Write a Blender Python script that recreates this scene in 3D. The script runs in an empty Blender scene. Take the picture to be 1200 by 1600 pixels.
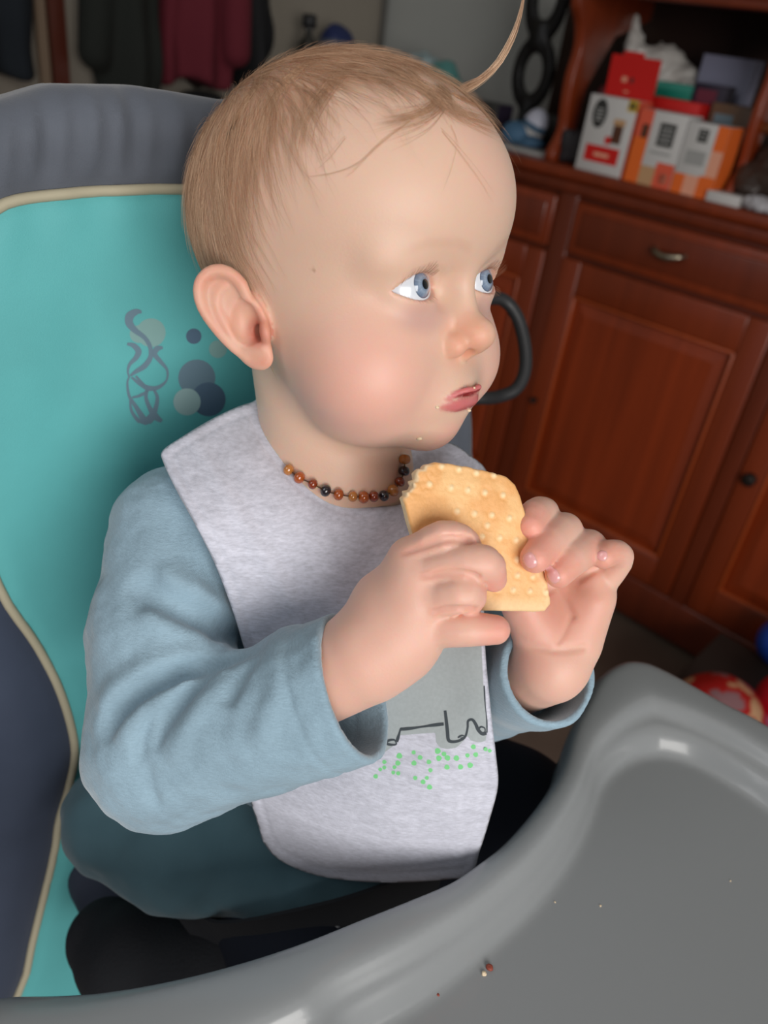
import bpy, bmesh, math, random
import numpy as np
from mathutils import Vector, Matrix, geometry
from mathutils.bvhtree import BVHTree

# ------------------------------------------------------------------ camera model (all design units: cm)
F = 1230.0; PITCH = math.radians(31.7); ROLL = math.radians(8.3)
CAM = np.array([0., 0., 115.])
CF = np.array([0, math.cos(PITCH), -math.sin(PITCH)])
_u0 = np.cross([1., 0, 0], CF)
CR = math.cos(ROLL)*np.array([1., 0, 0]) + math.sin(ROLL)*_u0
CU = -math.sin(ROLL)*np.array([1., 0, 0]) + math.cos(ROLL)*_u0
def ray(px, py): return CF + CR*((px-600)/F) + CU*((800-py)/F)
def P(px, py, d): return CAM + d*ray(px, py)
def onz(px, py, z):
    r = ray(px, py); return CAM + r*((z-CAM[2])/r[2])
def onplane(px, py, p0, n):
    r = ray(px, py); return CAM + r*(((np.asarray(p0)-CAM)@n)/(r@n))
def unit(v): v = np.asarray(v, float); return v/np.linalg.norm(v)

sc = bpy.context.scene
COL = sc.collection
sc.view_settings.view_transform = 'Standard'; sc.view_settings.look = 'None'
sc.view_settings.gamma = 1; sc.view_settings.exposure = 0; sc.view_settings.use_curve_mapping = False
cd = bpy.data.cameras.new('camera'); cam = bpy.data.objects.new('camera', cd); COL.objects.link(cam); sc.camera = cam
cd.sensor_fit = 'VERTICAL'; cd.sensor_height = 36; cd.lens = F/1600*36
cam.matrix_world = Matrix(((CR[0], CU[0], -CF[0], CAM[0]*.01), (CR[1], CU[1], -CF[1], CAM[1]*.01), (CR[2], CU[2], -CF[2], CAM[2]*.01), (0, 0, 0, 1)))
cd.dof.use_dof = True; cd.dof.focus_distance = 0.345; cd.dof.aperture_fstop = 7.5; cd.clip_start = 0.01

# ------------------------------------------------------------------ objects
def setp(o, label=None, cat=None, group=None, kind=None):
    if label: o['label'] = label
    if cat: o['category'] = cat
    if group: o['group'] = group
    if kind: o['kind'] = kind
    return o
def empty(name, loc, label=None, cat=None, group=None):
    o = bpy.data.objects.new(name, None); COL.objects.link(o); o.location = np.asarray(loc)*.01
    o.empty_display_size = .02
    return setp(o, label, cat, group)
bpy_update = bpy.context.view_layer.update
def mesh(name, V, Fc, mat, parent=None, smooth=True, col=None, origin=None, uv=None):
    """V in cm, world; origin in cm (defaults to the centre)"""
    V = np.asarray(V, float).reshape(-1, 3)
    if origin is None: origin = (V.min(0)+V.max(0))/2
    origin = np.asarray(origin, float)
    me = bpy.data.meshes.new(name)
    W = (V-origin)*.01
    if isinstance(Fc, np.ndarray) and Fc.ndim == 2:
        n, k = Fc.shape
        me.vertices.add(len(W)); me.vertices.foreach_set('co', W.ravel())
        me.loops.add(n*k); me.loops.foreach_set('vertex_index', Fc.ravel().astype(np.int32))
        me.polygons.add(n); me.polygons.foreach_set('loop_start', (np.arange(n)*k).astype(np.int32))
        me.polygons.foreach_set('loop_total', np.full(n, k, np.int32))
        me.update(calc_edges=True); me.validate()
    else:
        me.from_pydata(W.tolist(), [], [list(map(int, f)) for f in Fc]); me.update()
    if smooth: me.polygons.foreach_set('use_smooth', np.ones(len(me.polygons), bool))
    if col is not None:
        a = me.color_attributes.new('col', 'FLOAT_COLOR', 'POINT')
        c = np.ones((len(W), 4)); c[:, :col.shape[1]] = col
        a.data.foreach_set('color', c.ravel())
    if mat is not None: me.materials.append(mat)
    o = bpy.data.objects.new(name, me); COL.objects.link(o)
    if parent is not None:
        o.parent = parent; pl = np.array(parent['_o']) if '_o' in parent else world_cm(parent)
        o.location = (origin-pl)*.01
    else: o.location = origin*.01
    return o
def world_cm(o):
    v = np.zeros(3)
    while o is not None: v = v + np.array(o.location); o = o.parent
    return v*100

# ------------------------------------------------------------------ materials
def srgb(c):
    if isinstance(c, str): c = [int(c[i:i+2], 16)/255 for i in (0, 2, 4)]
    elif max(c) > 1: c = [x/255 for x in c]
    return tuple((x/12.92 if x <= .04045 else ((x+.055)/1.055)**2.4) for x in c)+(1.,)
def mat(name, color, rough=.6, metal=0, coat=0, sheen=0, noise=None, bump=None, spec=.5, sss=0, attr=False, alpha=1, trans=0, emis=None, sheen_tint=None, obj=True):
    """noise=(scale, amount[, stretch]) value variation; bump=(scale, strength, distance_m[, stretch])"""
    m = bpy.data.materials.new(name); m.use_nodes = True
    nt = m.node_tree; b = nt.nodes['Principled BSDF']
    c = srgb(color) if len(color) != 4 else color
    b.inputs['Base Color'].default_value = c; b.inputs['Roughness'].default_value = rough
    b.inputs['Metallic'].default_value = metal; b.inputs['Coat Weight'].default_value = coat; b.inputs['Coat Roughness'].default_value = .08
    b.inputs['Sheen Weight'].default_value = sheen; b.inputs['Sheen Roughness'].default_value = .4
    b.inputs['Specular IOR Level'].default_value = spec
    b.inputs['Transmission Weight'].default_value = trans; b.inputs['Alpha'].default_value = alpha
    if sss:
        b.inputs['Subsurface Weight'].default_value = 1; b.inputs['Subsurface Scale'].default_value = sss
        b.inputs['Subsurface Radius'].default_value = (1, .35, .2)
    if emis: b.inputs['Emission Color'].default_value = c; b.inputs['Emission Strength'].default_value = emis
    src = None
    if attr:
        a = nt.nodes.new('ShaderNodeAttribute'); a.attribute_name = 'col'; src = a.outputs['Color']
    tc = nt.nodes.new('ShaderNodeTexCoord')
    def tex(scale, stretch=None, detail=4):
        n = nt.nodes.new('ShaderNodeTexNoise'); n.inputs['Scale'].default_value = scale; n.inputs['Detail'].default_value = detail
        if stretch:
            mp = nt.nodes.new('ShaderNodeMapping'); mp.inputs['Scale'].default_value = stretch
            nt.links.new(tc.outputs['Object'], mp.inputs['Vector']); nt.links.new(mp.outputs['Vector'], n.inputs['Vector'])
        else: nt.links.new(tc.outputs['Object'], n.inputs['Vector'])
        return n
    if noise:
        ns = noise if isinstance(noise, list) else [noise]
        for nz in ns:
            n = tex(nz[0], nz[2] if len(nz) > 2 else None)
            mr = nt.nodes.new('ShaderNodeMapRange'); mr.inputs['From Min'].default_value = .3; mr.inputs['From Max'].default_value = .7
            mr.inputs['To Min'].default_value = 1-nz[1]; mr.inputs['To Max'].default_value = 1+nz[1]
            nt.links.new(n.outputs['Fac'], mr.inputs['Value'])
            mx = nt.nodes.new('ShaderNodeVectorMath'); mx.operation = 'SCALE'
            if src is not None: nt.links.new(src, mx.inputs[0])
            else: mx.inputs[0].default_value = c[:3]
            nt.links.new(mr.outputs['Result'], mx.inputs['Scale']); src = mx.outputs[0]
    if src is not None: nt.links.new(src, b.inputs['Base Color'])
    if bump:
        bs = bump if isinstance(bump, list) else [bump]
        prev = None
        for bp_ in bs:
            n = tex(bp_[0], bp_[3] if len(bp_) > 3 else None, 3)
            bm_ = nt.nodes.new('ShaderNodeBump'); bm_.inputs['Strength'].default_value = bp_[1]; bm_.inputs['Distance'].default_value = bp_[2]
            nt.links.new(n.outputs['Fac'], bm_.inputs['Height'])
            if prev: nt.links.new(prev, bm_.inputs['Normal'])
            prev = bm_.outputs['Normal']
        nt.links.new(prev, b.inputs['Normal'])
    return m

# ------------------------------------------------------------------ signed distance toolkit
def smin(a, b, k):
    h = np.maximum(k-np.abs(a-b), 0)/k
    return np.minimum(a, b)-h*h*k*.25
def smax(a, b, k): return -smin(-a, -b, k)
def sstep(a, b, x): t = np.clip((x-a)/(b-a), 0, 1); return t*t*(3-2*t)
def sph(p, c, r): return np.linalg.norm(p-np.asarray(c, float), axis=-1)-r
def ell(p, c, r):
    r = np.asarray(r, float); q = p-np.asarray(c, float)
    k0 = np.linalg.norm(q/r, axis=-1); k1 = np.linalg.norm(q/(r*r), axis=-1)+1e-9
    return k0*(k0-1)/k1
def cap(p, a, b, ra, rb):
    a = np.asarray(a, float); b = np.asarray(b, float); ab = b-a
    t = np.clip(((p-a)@ab)/(ab@ab), 0, 1)
    return np.linalg.norm(p-a-t[..., None]*ab, axis=-1)-(ra+(rb-ra)*t)
def chain(p, pts, rs, k=0.0):
    d = None
    for i in range(len(pts)-1):
        e = cap(p, pts[i], pts[i+1], rs[i], rs[i+1])
        d = e if d is None else (smin(d, e, k) if k else np.minimum(d, e))
    return d
def rbox(p, h, r):
    q = np.abs(p)-(np.asarray(h)-r)
    return np.linalg.norm(np.maximum(q, 0), axis=-1)+np.minimum(q.max(-1), 0)-r
def crv(pts, n):
    """Catmull-Rom through pts (any dim) -> n samples"""
    p = np.asarray(pts, float); p = np.vstack([2*p[0]-p[1], p, 2*p[-1]-p[-2]])
    t = np.linspace(0, len(p)-3-1e-9, n); i = t.astype(int); u = (t-i)[:, None]
    a, b, c, d = p[i], p[i+1], p[i+2], p[i+3]
    return .5*((2*b)+(c-a)*u+(2*a-5*b+4*c-d)*u**2+(3*b-a-3*c+d)*u**3)
def crv_closed(pts, n):
    p = np.asarray(pts, float); m = len(p); t = np.linspace(0, m, n, endpoint=False); i = t.astype(int); u = (t-i)[:, None]
    a, b, c, d = p[(i-1) % m], p[i % m], p[(i+1) % m], p[(i+2) % m]
    return .5*((2*b)+(c-a)*u+(2*a-5*b+4*c-d)*u**2+(3*b-a-3*c+d)*u**3)
def poly_sdf(q, poly):
    """signed distance of 2D points to closed polygon (negative inside)"""
    a = poly; b = np.roll(poly, -1, 0)
    d = np.full(len(q), 1e9); inside = np.zeros(len(q), bool)
    for i in range(len(a)):
        e = b[i]-a[i]; w = q-a[i]
        t = np.clip((w@e)/(e@e+1e-12), 0, 1)
        d = np.minimum(d, ((w-t[:, None]*e)**2).sum(1))
        c = ((a[i, 1] > q[:, 1]) != (b[i, 1] > q[:, 1]))
        with np.errstate(divide='ignore', invalid='ignore'):
            xi = (b[i, 0]-a[i, 0])*(q[:, 1]-a[i, 1])/(b[i, 1]-a[i, 1])+a[i, 0]
        inside ^= c & (q[:, 0] < xi)
    return np.where(inside, -np.sqrt(d), np.sqrt(d))
def near(p, c, r): return np.linalg.norm(p-np.asarray(c, float), axis=-1) < r

def sdf_mesh(f, lo, hi, h, key=None, B=8, newton=2):
    """sparse surface nets of f over the box lo..hi, cell h"""
    lo = np.asarray(lo, float); hi = np.asarray(hi, float)
    nb = np.ceil((hi-lo)/(B*h)).astype(int)
    # two level culling
    def cull(idx, size):
        ctr = lo+(idx+.5)*size
        out = np.zeros(len(idx), bool)
        for s in range(0, len(idx), 200000):
            out[s:s+200000] = np.abs(f(ctr[s:s+200000])) < size*.5*1.7321*1.35+.25
        return idx[out]
    S = 4
    big = np.stack(np.meshgrid(*[np.arange(-(-n//S)) for n in nb], indexing='ij'), -1).reshape(-1, 3)
    big = cull(big, B*h*S)
    sub = np.stack(np.meshgrid(*[np.arange(S)]*3, indexing='ij'), -1).reshape(-1, 3)
    blk = cull((big[:, None]*S+sub).reshape(-1, 3), B*h)
    g = np.stack(np.meshgrid(*[np.arange(B+1)]*3, indexing='ij'), -1).reshape(-1, 3)
    NN = 1 << 20
    def keyf(c): return (c[..., 0].astype(np.int64)*NN+c[..., 1])*NN+c[..., 2]
    cellk = []; cellv = []; quads = []
    C8 = np.array([(i, j, k) for i in (0, 1) for j in (0, 1) for k in (0, 1)])
    E12 = [(a, b) for a in range(8) for b in range(a+1, 8) if np.abs(C8[a]-C8[b]).sum() == 1]
    CH = 1500
    for s in range(0, len(blk), CH):
        bb = blk[s:s+CH]
        corner = bb[:, None]*B+g
        val = f((lo+corner*h).reshape(-1, 3)).reshape(len(bb), B+1, B+1, B+1)
        sg = val < 0
        m = np.zeros((len(bb), B, B, B), np.int8)
        for (i, j, k) in C8: m += sg[:, i:i+B, j:j+B, k:k+B]
        ci = np.argwhere((m > 0) & (m < 8))
        if len(ci) == 0: continue
        vals = np.stack([val[ci[:, 0], ci[:, 1]+i, ci[:, 2]+j, ci[:, 3]+k] for (i, j, k) in C8], 1)
        acc = np.zeros((len(ci), 3)); cnt = np.zeros(len(ci))
        for a, b in E12:
            va, vb = vals[:, a], vals[:, b]; x = (va < 0) != (vb < 0)
            t = np.where(x, va/np.where(x, va-vb, 1), 0)
            pt = C8[a]+(C8[b]-C8[a])*t[:, None]
            acc += pt*x[:, None]; cnt += x
        cell = bb[ci[:, 0]]*B+ci[:, 1:]
        cellk.append(keyf(cell)); cellv.append(lo+(cell+acc/cnt[:, None])*h)
        for ax in range(3):
            sl0 = [slice(None)]+[slice(0, B)]*3; sl1 = list(sl0); sl1[ax+1] = slice(1, B+1)
            x = np.argwhere(sg[tuple(sl0)] != sg[tuple(sl1)])
            if len(x) == 0: continue
            neg = sg[tuple(sl0)][tuple(x.T)]
            c = bb[x[:, 0]]*B+x[:, 1:]
            o1, o2 = (ax+1) % 3, (ax+2) % 3
            e1 = np.eye(3, dtype=int)[o1]; e2 = np.eye(3, dtype=int)[o2]
            q = np.stack([keyf(c), keyf(c-e1), keyf(c-e1-e2), keyf(c-e2)], 1)
            q[~neg] = q[~neg][:, ::-1]
            quads.append(q)
    ck = np.concatenate(cellk); cv = np.concatenate(cellv); q = np.concatenate(quads)
    ck, ui = np.unique(ck, return_index=True); cv = cv[ui]
    idx = np.searchsorted(ck, q); idx = np.minimum(idx, len(ck)-1)
    ok = (ck[idx] == q).all(1); Fc = idx[ok]
    V = cv
    e = h*.35
    T4 = np.array([(1, -1, -1), (-1, -1, 1), (-1, 1, -1), (1, 1, 1)])*e
    for it in range(newton):
        for s in range(0, len(V), 300000):
            v = V[s:s+300000]
            g4 = [f(v+t) for t in T4]
            gr = sum(gi[:, None]*t for gi, t in zip(g4, T4))/(4*e*e)
            d = sum(g4)/4; L = np.maximum((gr*gr).sum(1), .2)
            V[s:s+300000] = v-np.clip((d/L), -h*.7, h*.7)[:, None]*gr*.8
    # drop floaters smaller than nothing: remove unused verts
    used = np.zeros(len(V), bool); used[Fc] = True
    mp = np.cumsum(used)-1
    return V[used], mp[Fc]


def tube(pts, r, n=8, closed=False, caps=True, flat=None):
    """sweep a circle (or ellipse) along pts; r scalar or array. returns V,F"""
    p = np.asarray(pts, float); m = len(p); r = np.broadcast_to(np.asarray(r, float), (m,))
    t = np.roll(p, -1, 0)-np.roll(p, 1, 0) if closed else np.gradient(p, axis=0)
    t /= np.linalg.norm(t, axis=1)[:, None]+1e-12
    nrm = np.cross(t[0], [0.12, .3, .95]); nrm /= np.linalg.norm(nrm)
    N = []
    for i in range(m):
        nrm = nrm-t[i]*(nrm@t[i]); nrm = nrm/(np.linalg.norm(nrm)+1e-12); N.append(nrm)
    N = np.array(N); Bn = np.cross(t, N)
    a = np.linspace(0, 2*np.pi, n, endpoint=False)
    V = p[:, None]+r[:, None, None]*(np.cos(a)[None, :, None]*N[:, None]+np.sin(a)[None, :, None]*Bn[:, None])
    V = V.reshape(-1, 3); Fc = []
    for i in range(m if closed else m-1):
        j = (i+1) % m
        for k in range(n): Fc.append((i*n+k, i*n+(k+1) % n, j*n+(k+1) % n, j*n+k))
    if caps and not closed:
        Fc.append(tuple(range(n))[::-1]); Fc.append(tuple((m-1)*n+k for k in range(n)))
    return V, Fc
class MB:
    def __init__(s): s.V = []; s.F = []; s.n = 0
    def add(s, V, Fc):
        V = np.asarray(V, float); s.V.append(V); s.F += [tuple(int(i)+s.n for i in f) for f in Fc]; s.n += len(V); return s
    def build(s, name, m, parent=None, **k): return mesh(name, np.vstack(s.V), s.F, m, parent, **k)
def boxVF(o, ax, ay, az):
    """box from corner o along the vectors ax, ay, az"""
    o = np.asarray(o, float); ax, ay, az = map(lambda v: np.asarray(v, float), (ax, ay, az))
    V = [o, o+ax, o+ax+ay, o+ay, o+az, o+ax+az, o+ax+ay+az, o+ay+az]
    Fc = [(0, 3, 2, 1), (4, 5, 6, 7), (0, 1, 5, 4), (1, 2, 6, 5), (2, 3, 7, 6), (3, 0, 4, 7)]
    if np.dot(np.cross(ax, ay), az) < 0: Fc = [f[::-1] for f in Fc]
    return np.array(V), Fc
def bevel(o, w, seg=2):
    md = o.modifiers.new('bevel', 'BEVEL'); md.width = w*.01; md.segments = seg; md.limit_method = 'ANGLE'; md.angle_limit = .6
    o.data.polygons.foreach_set('use_smooth', np.ones(len(o.data.polygons), bool))
    return o
def cdt_patch(poly, sp):
    """fill a 2D polygon with an even triangulation; returns pts2d, tris"""
    lo, hi = poly.min(0), poly.max(0)
    gx = np.arange(lo[0], hi[0], sp); gy = np.arange(lo[1], hi[1], sp*.866)
    G = np.array([(x+(sp/2 if j % 2 else 0), y) for j, y in enumerate(gy) for x in gx])
    G = G[poly_sdf(G, poly) < -sp*.45]
    n = len(poly); allp = [Vector(p) for p in np.vstack([poly, G])]
    r = geometry.delaunay_2d_cdt(allp, [(i, (i+1) % n) for i in range(n)], [list(range(n))], 1, 1e-6)
    return np.array([tuple(v) for v in r[0]]), [tuple(f) for f in r[2]], n
def resample(poly, sp, closed=True):
    p = np.asarray(poly, float)
    if closed: p = np.vstack([p, p[:1]])
    s = np.concatenate([[0], np.cumsum(np.linalg.norm(np.diff(p, axis=0), axis=1))])
    n = max(3, int(round(s[-1]/sp))); t = np.linspace(0, s[-1], n, endpoint=not closed)
    return np.stack([np.interp(t, s, p[:, k]) for k in range(p.shape[1])], 1)
def vnoise(p, seed=0):
    """smooth value noise in [-1,1], p (N,3)"""
    q = np.floor(p).astype(np.int64); f = p-q; f = f*f*(3-2*f)
    def hsh(i, j, k):
        x = (i*374761393+j*668265263+k*2147483647+seed*1013904223) & 0x7fffffff
        x = ((x ^ (x >> 13))*1274126177) & 0x7fffffff
        return ((x ^ (x >> 16)) & 0xffff)/32767.5-1
    r = 0
    for i in (0, 1):
        for j in (0, 1):
            for k in (0, 1):
                w = (f[:, 0] if i else 1-f[:, 0])*(f[:, 1] if j else 1-f[:, 1])*(f[:, 2] if k else 1-f[:, 2])
                r = r+w*hsh(q[:, 0]+i, q[:, 1]+j, q[:, 2]+k)
    return r
def rot(w):
    w = np.asarray(w, float); a = np.linalg.norm(w)+1e-12; k = w/a; K = np.array([[0, -k[2], k[1]], [k[2], 0, -k[0]], [-k[1], k[0], 0]])
    return np.eye(3)+math.sin(a)*K+(1-math.cos(a))*K@K
# ------------------------------------------------------------------ head (local cm: x = child's right, y = forward, z = up)
HO = np.array([-3.20, 36.82, 104.2])+CR*.07; HR = rot([0.0569831364, -0.395065695, -2.04274673])@rot([0, 0, math.radians(-6.5)])@rot([math.radians(-2.5), 0, 0])
def h2w(p): return np.asarray(p, float)@HR.T+HO
def w2h(p): return (p-HO)@HR
EOFF = .12
EYE = np.array([2.45, 4.75, 0.05]); ER = 1.3
# ear frame: u backwards-outwards, v up, w facing out
EC = np.array([5.65, .05, -1.6])
EU = unit([.60, -.80, .0]); EV = unit([.12, .02, 1.]); EV = unit(EV-EU*(EV@EU)); EW = np.cross(EU, EV)
if EW[0] < 0: EW = -EW
EAR_OUT = crv_closed([(.95, 2.3), (1.5, 2.78), (2.1, 2.85), (2.7, 2.5), (2.95, 1.85), (2.8, 1.1), (2.35, .25), (1.7, -.62), (1.1, -1.15), (.5, -1.45), (0, -1.42), (-.36, -1.05), (-.4, -.2), (-.3, .8), (.3, 1.7)], 48)
EAR_OUT = EAR_OUT*(.9, 1)
HELIX = np.array([(.55, .75), (.6, 1.45), (.85, 2.15), (1.45, 2.62), (2.1, 2.65), (2.6, 2.3), (2.75, 1.75), (2.6, 1.05), (2.15, .25), (1.55, -.5), (1.0, -.95)])*(.9, 1)
AHEL = np.array([(1.35, 2.1), (1.75, 1.75), (1.85, 1.2), (1.6, .5), (1.15, -.1), (.6, -.42), (.15, -.45)])
def ear_sdf(q):
    r = q-EC; u, v, w = r@EU, r@EV, r@EW
    uv = np.stack([u, v], 1)
    # the sheet bows
    w = w-(.10*(u-1.2)**2-.12)
    d2 = poly_sdf(uv, EAR_OUT)
    p3 = np.stack([u, v, w], 1)
    sheet = np.sqrt(np.maximum(d2+.22, 0)**2+np.maximum(np.abs(w)-.07, 0)**2)-.12
    hx = crv(HELIX, 22)
    helix = chain(p3, np.c_[hx, np.linspace(.02, .30, 22)*0+np.array([.0]+[.18]*21)], np.interp(np.arange(22), [0, 4, 14, 21], [.16, .27, .25, .16]))
    ah = crv(AHEL, 12)
    anti = chain(p3, np.c_[ah, np.full(12, .14)], np.interp(np.arange(12), [0, 5, 11], [.14, .22, .2]))
    lobe = ell(p3, (.35, -.98, .1), (.62, .52, .24))
    d = smin(sheet, helix, .14); d = smin(d, anti, .18); d = smin(d, lobe, .3)
    # concha bowl
    bowl = ell(p3, (.72, .5, .35), (.62, .95, .62))
    back = ell(p3, (.7, .45, -.45), (1.0, 1.3, .5))
    d = smin(d, back, .2)
    d = smax(d, -bowl, .15)
    canal = ell(p3, (.22, .05, -.1), (.26, .36, .8))
    d = smax(d, -canal, .12)
    trag = ell(p3, (-.08, .12, .22), (.24, .42, .26))
    d = smin(d, trag, .18)
    return d
def almond(x, z, grow=0.):
    a, up, dn = 1.21, .64, .42
    R1 = (a*a+up*up)/(2*up); R2 = (a*a+dn*dn)/(2*dn)
    return np.maximum(np.hypot(x, z+(R1-up))-R1, np.hypot(x, z-(R2-dn))-R2)-grow, np.hypot(x, z+(R1-up))-R1
def lipset():
    up = [(0, 6.92, -4.26), (.42, 6.88, -4.2), (1.0, 6.5, -4.40), (1.62, 5.8, -4.76)]
    lo = [(0, 6.38, -4.78), (.55, 6.34, -4.80), (1.1, 6.1, -4.80), (1.62, 5.72, -4.80)]
    return crv(up, 9), np.interp(np.arange(9), [0, 3, 6, 8], [.10, .13, .09, .03]), crv(lo, 9), np.interp(np.arange(9), [0, 3, 6, 8], [.36, .35, .24, .05])
LU, LUr, LL, LLr = lipset()
def head_sdf(q):
    p = q.copy(); p[:, 0] = np.abs(p[:, 0])
    d = ell(p, (0, -.4, 3.4), (6.35, 7.4, 6.4))
    d = smin(d, ell(p, (0, 2.7, 3.6), (5.65, 5.2, 4.6)), 1.2)
    d = smin(d, ell(p, (0, 1.5, -1.6), (5.3, 4.9, 5.0)), 1.6)
    d = smin(d, sph(p, (2.85, 3.3, -3.3), 2.75), 1.3)
    d = smin(d, ell(p, (0, 2.2, -5.2), (3.9, 3.2, 1.9)), 1.2)
    d = smin(d, ell(p, (0, 4.75, -4.4), (2.0, 1.95, 1.7)), .9)
    d = smin(d, ell(p, (0, 4.45, -6.1), (1.45, 1.15, 1.1)), .9)
    fm = (p[:, 1] > 2.2) & (p[:, 2] < 3.2) & (p[:, 2] > -8.5) & (d < 3.2)
    if fm.any():
        m = p[fm]; e = d[fm]; mm_ = m.copy(); mm_[:, 0] = np.abs(q[fm, 0]+EOFF)
        # socket
        e = smax(e, -ell(m, EYE+(0, 2.65, -.1), (1.75, 1.25, 1.0)), 1.0)
        e = smin(e, ell(m, (2.45, 4.95, 1.35), (2.0, 1.2, 1.0)), .9)
        # nose
        e = smin(e, cap(m, (0, 5.5, .9), (0, 6.5, -1.3), .66, .58), .7)
        e = smax(e, -ell(m, EYE+(-1.3, 2.05, -.15), (.5, 1.2, .7)), .6)
        e = smin(e, ell(m, (0, 6.98, -1.9), (.84, .86, .76)), .45)
        e = smin(e, ell(m, (.88, 6.38, -2.30), (.5, .68, .54)), .22)
        e = smin(e, cap(m, (0, 7.05, -2.4), (0, 6.55, -2.8), .26, .22), .25)
        # philtrum groove
        e = smax(e, -cap(m, (0, 7.0, -3.1), (0, 7.3, -3.95), .14, .2), .25)
        # eyelids
        r = mm_-EYE; rr = np.linalg.norm(r, axis=1)
        lid = ell(mm_, EYE, (1.48, 1.47, 1.38)); e = smin(e, lid, .4)
        al, arc = almond(r[:, 0]-.08, r[:, 2])
        wn = sstep(.05, .35, r[:, 2])*sstep(1.25, .8, np.abs(r[:, 0]))*(r[:, 1] > 0)
        e = e+.10*wn*np.exp(-((arc-.22)/.085)**2)
        cut = np.maximum(np.maximum(al-np.interp(r[:, 0], [-.9, -.2], [.55, .4])*np.clip(rr-1.40, 0, .35), np.interp(r[:, 0], [-1.5, -1.1, -.7], [.85, .6, .3])-r[:, 1]), 1.22-rr)
        e = smax(e, -cut, .07)
        # mouth
        e = smin(e, chain(m, LU, LUr), .12); e = smin(e, chain(m, LL, LLr), .14)
        e = smax(e, -ell(m, (0, 6.85, -4.45), (.62, .42, .05)), .08)
        e = smax(e, -ell(m, (0, 7.0, -5.4), (1.2, .5, .22)), .35)
        # nostrils
        e = smax(e, -ell(m, (.44, 6.85, -2.66), (.2, .36, .26)), .12)
        d[fm] = e
    em = near(p, EC+EU*1.3+EV*.7, 3.9)
    if em.any(): d[em] = smin(d[em], ear_sdf(p[em]), .25)
    return d
# ------------------------------------------------------------------ body, arms, hands (world cm)
N_HEAD = h2w((0, -1.7, -3.6)); N_BASE = P(528, 742, 41.0)
CHEST = np.array([-3.9, 37.6, 87.5]); BELLY = np.array([-2.0, 35.9, 79.]); PELV = np.array([-3.5, 37.5, 71.])
SHN, ELN, WRN = P(270, 826, 39.2), P(262, 1165, 36.4), P(566, 1030, 33.2)
SHF, ELF, WRF = P(684, 785, 48.0), P(755, 1072, 43.2), P(857, 1045, 36.8)
CUFN, CUFF = P(556, 1072, 33.6), P(859, 1052, 36.9)
BN = unit(np.array([.65, -.76, 0])); BS = np.array([BN[1], -BN[0], 0])   # facing, child's right (towards the camera)
def pts(*a): return np.array([P(*q) for q in a])
NH = dict(
 index=(pts((628, 882, 32.5), (655, 862, 31.8), (692, 842, 31.2), (722, 846, 31.4), (736, 866, 31.9)), [.45, .74, .74, .66, .55]),
 middle=(pts((636, 904, 32.2), (672, 891, 31.4), (728, 880, 30.9), (760, 882, 30.95), (772, 905, 31.55)), [.45, .76, .80, .72, .52]),
 ring=(pts((640, 944, 32.1), (676, 936, 31.4), (716, 928, 30.9), (733, 930, 31.2), (728, 942, 32.0)), [.45, .78, .80, .72, .6]),
 pinky=(pts((645, 992, 32.5), (682, 985, 31.8), (728, 983, 31.4), (774, 984, 31.6)), [.45, .72, .72, .60]),
 thumb=(pts((600, 930, 33.6), (668, 880, 34.6), (712, 842, 34.9)), [1.0, .85, .7]))
FH = dict(
 index=(pts((838, 862, 36.9), (849, 806, 35.7), (835, 806, 34.4), (829, 822, 33.7)), [.80, .76, .72, .58]),
 middle=(pts((868, 884, 37.0), (884, 831, 35.6), (860, 845, 34.1), (836, 872, 33.05)), [.82, .84, .78, .64]),
 ring=(pts((900, 900, 37.0), (922, 856, 35.8), (896, 872, 34.3), (873, 897, 33.6)), [.82, .84, .76, .6]),
 pinky=(pts((930, 922, 36.6), (966, 874, 35.7), (955, 864, 34.9), (943, 870, 34.5)), [.74, .68, .60, .54]),
 thumb=(pts((835, 975, 36.3), (800, 915, 35.9), (770, 868, 35.5)), [1.1, .85, .7]))
def finger(p, ch, n=11):
    q, r = ch; q = crv(q, n); r = np.interp(np.linspace(0, 1, n), np.linspace(0, 1, len(r)), r)
    return chain(p, q, r)
def hand_near(p):
    palm = None
    for k, r in (('index', 1.0), ('middle', 1.1), ('ring', 1.05), ('pinky', .95)):
        e = cap(p, WRN+(P(600, 990, 32.8)-WRN)*.6, NH[k][0][0]+(NH[k][0][1]-NH[k][0][0])*.45, 1.5, r*.80)
        palm = e if palm is None else smin(palm, e, .9)
    palm = smin(palm, sph(p, P(622, 1000, 32.9), 1.75), .9)
    palm = smin(palm, cap(p, P(600, 940, 33.2), P(625, 915, 33.3), 1.3, 1.1), .8)
    palm = smin(palm, chain(p, [P(648, 880, 32.0), P(650, 910, 31.75), P(648, 946, 31.75), P(650, 982, 32.15)], [.76, .88, .88, .74]), .9)
    d = palm; fs = None
    for k in ('index', 'middle', 'ring', 'pinky'):
        fg = finger(p, NH[k]); fs = fg if fs is None else smin(fs, fg, .03)
    d = smin(d, fs, .28)
    d = smin(d, chain(p, *NH['thumb'], k=.3), .4)
    for cpts, cr, ck in CREASEN:
        m = near(p, cpts[len(cpts)//2], 4)
        if m.any(): d[m] = smax(d[m], -chain(p[m], cpts, cr), ck)
    return d
def nail(p, base, tip, up, r=.42):
    """slightly raised nail plate near a fingertip"""
    return ell(p, tip+(base-tip)*.18+up*.28, (r, r, r))
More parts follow.
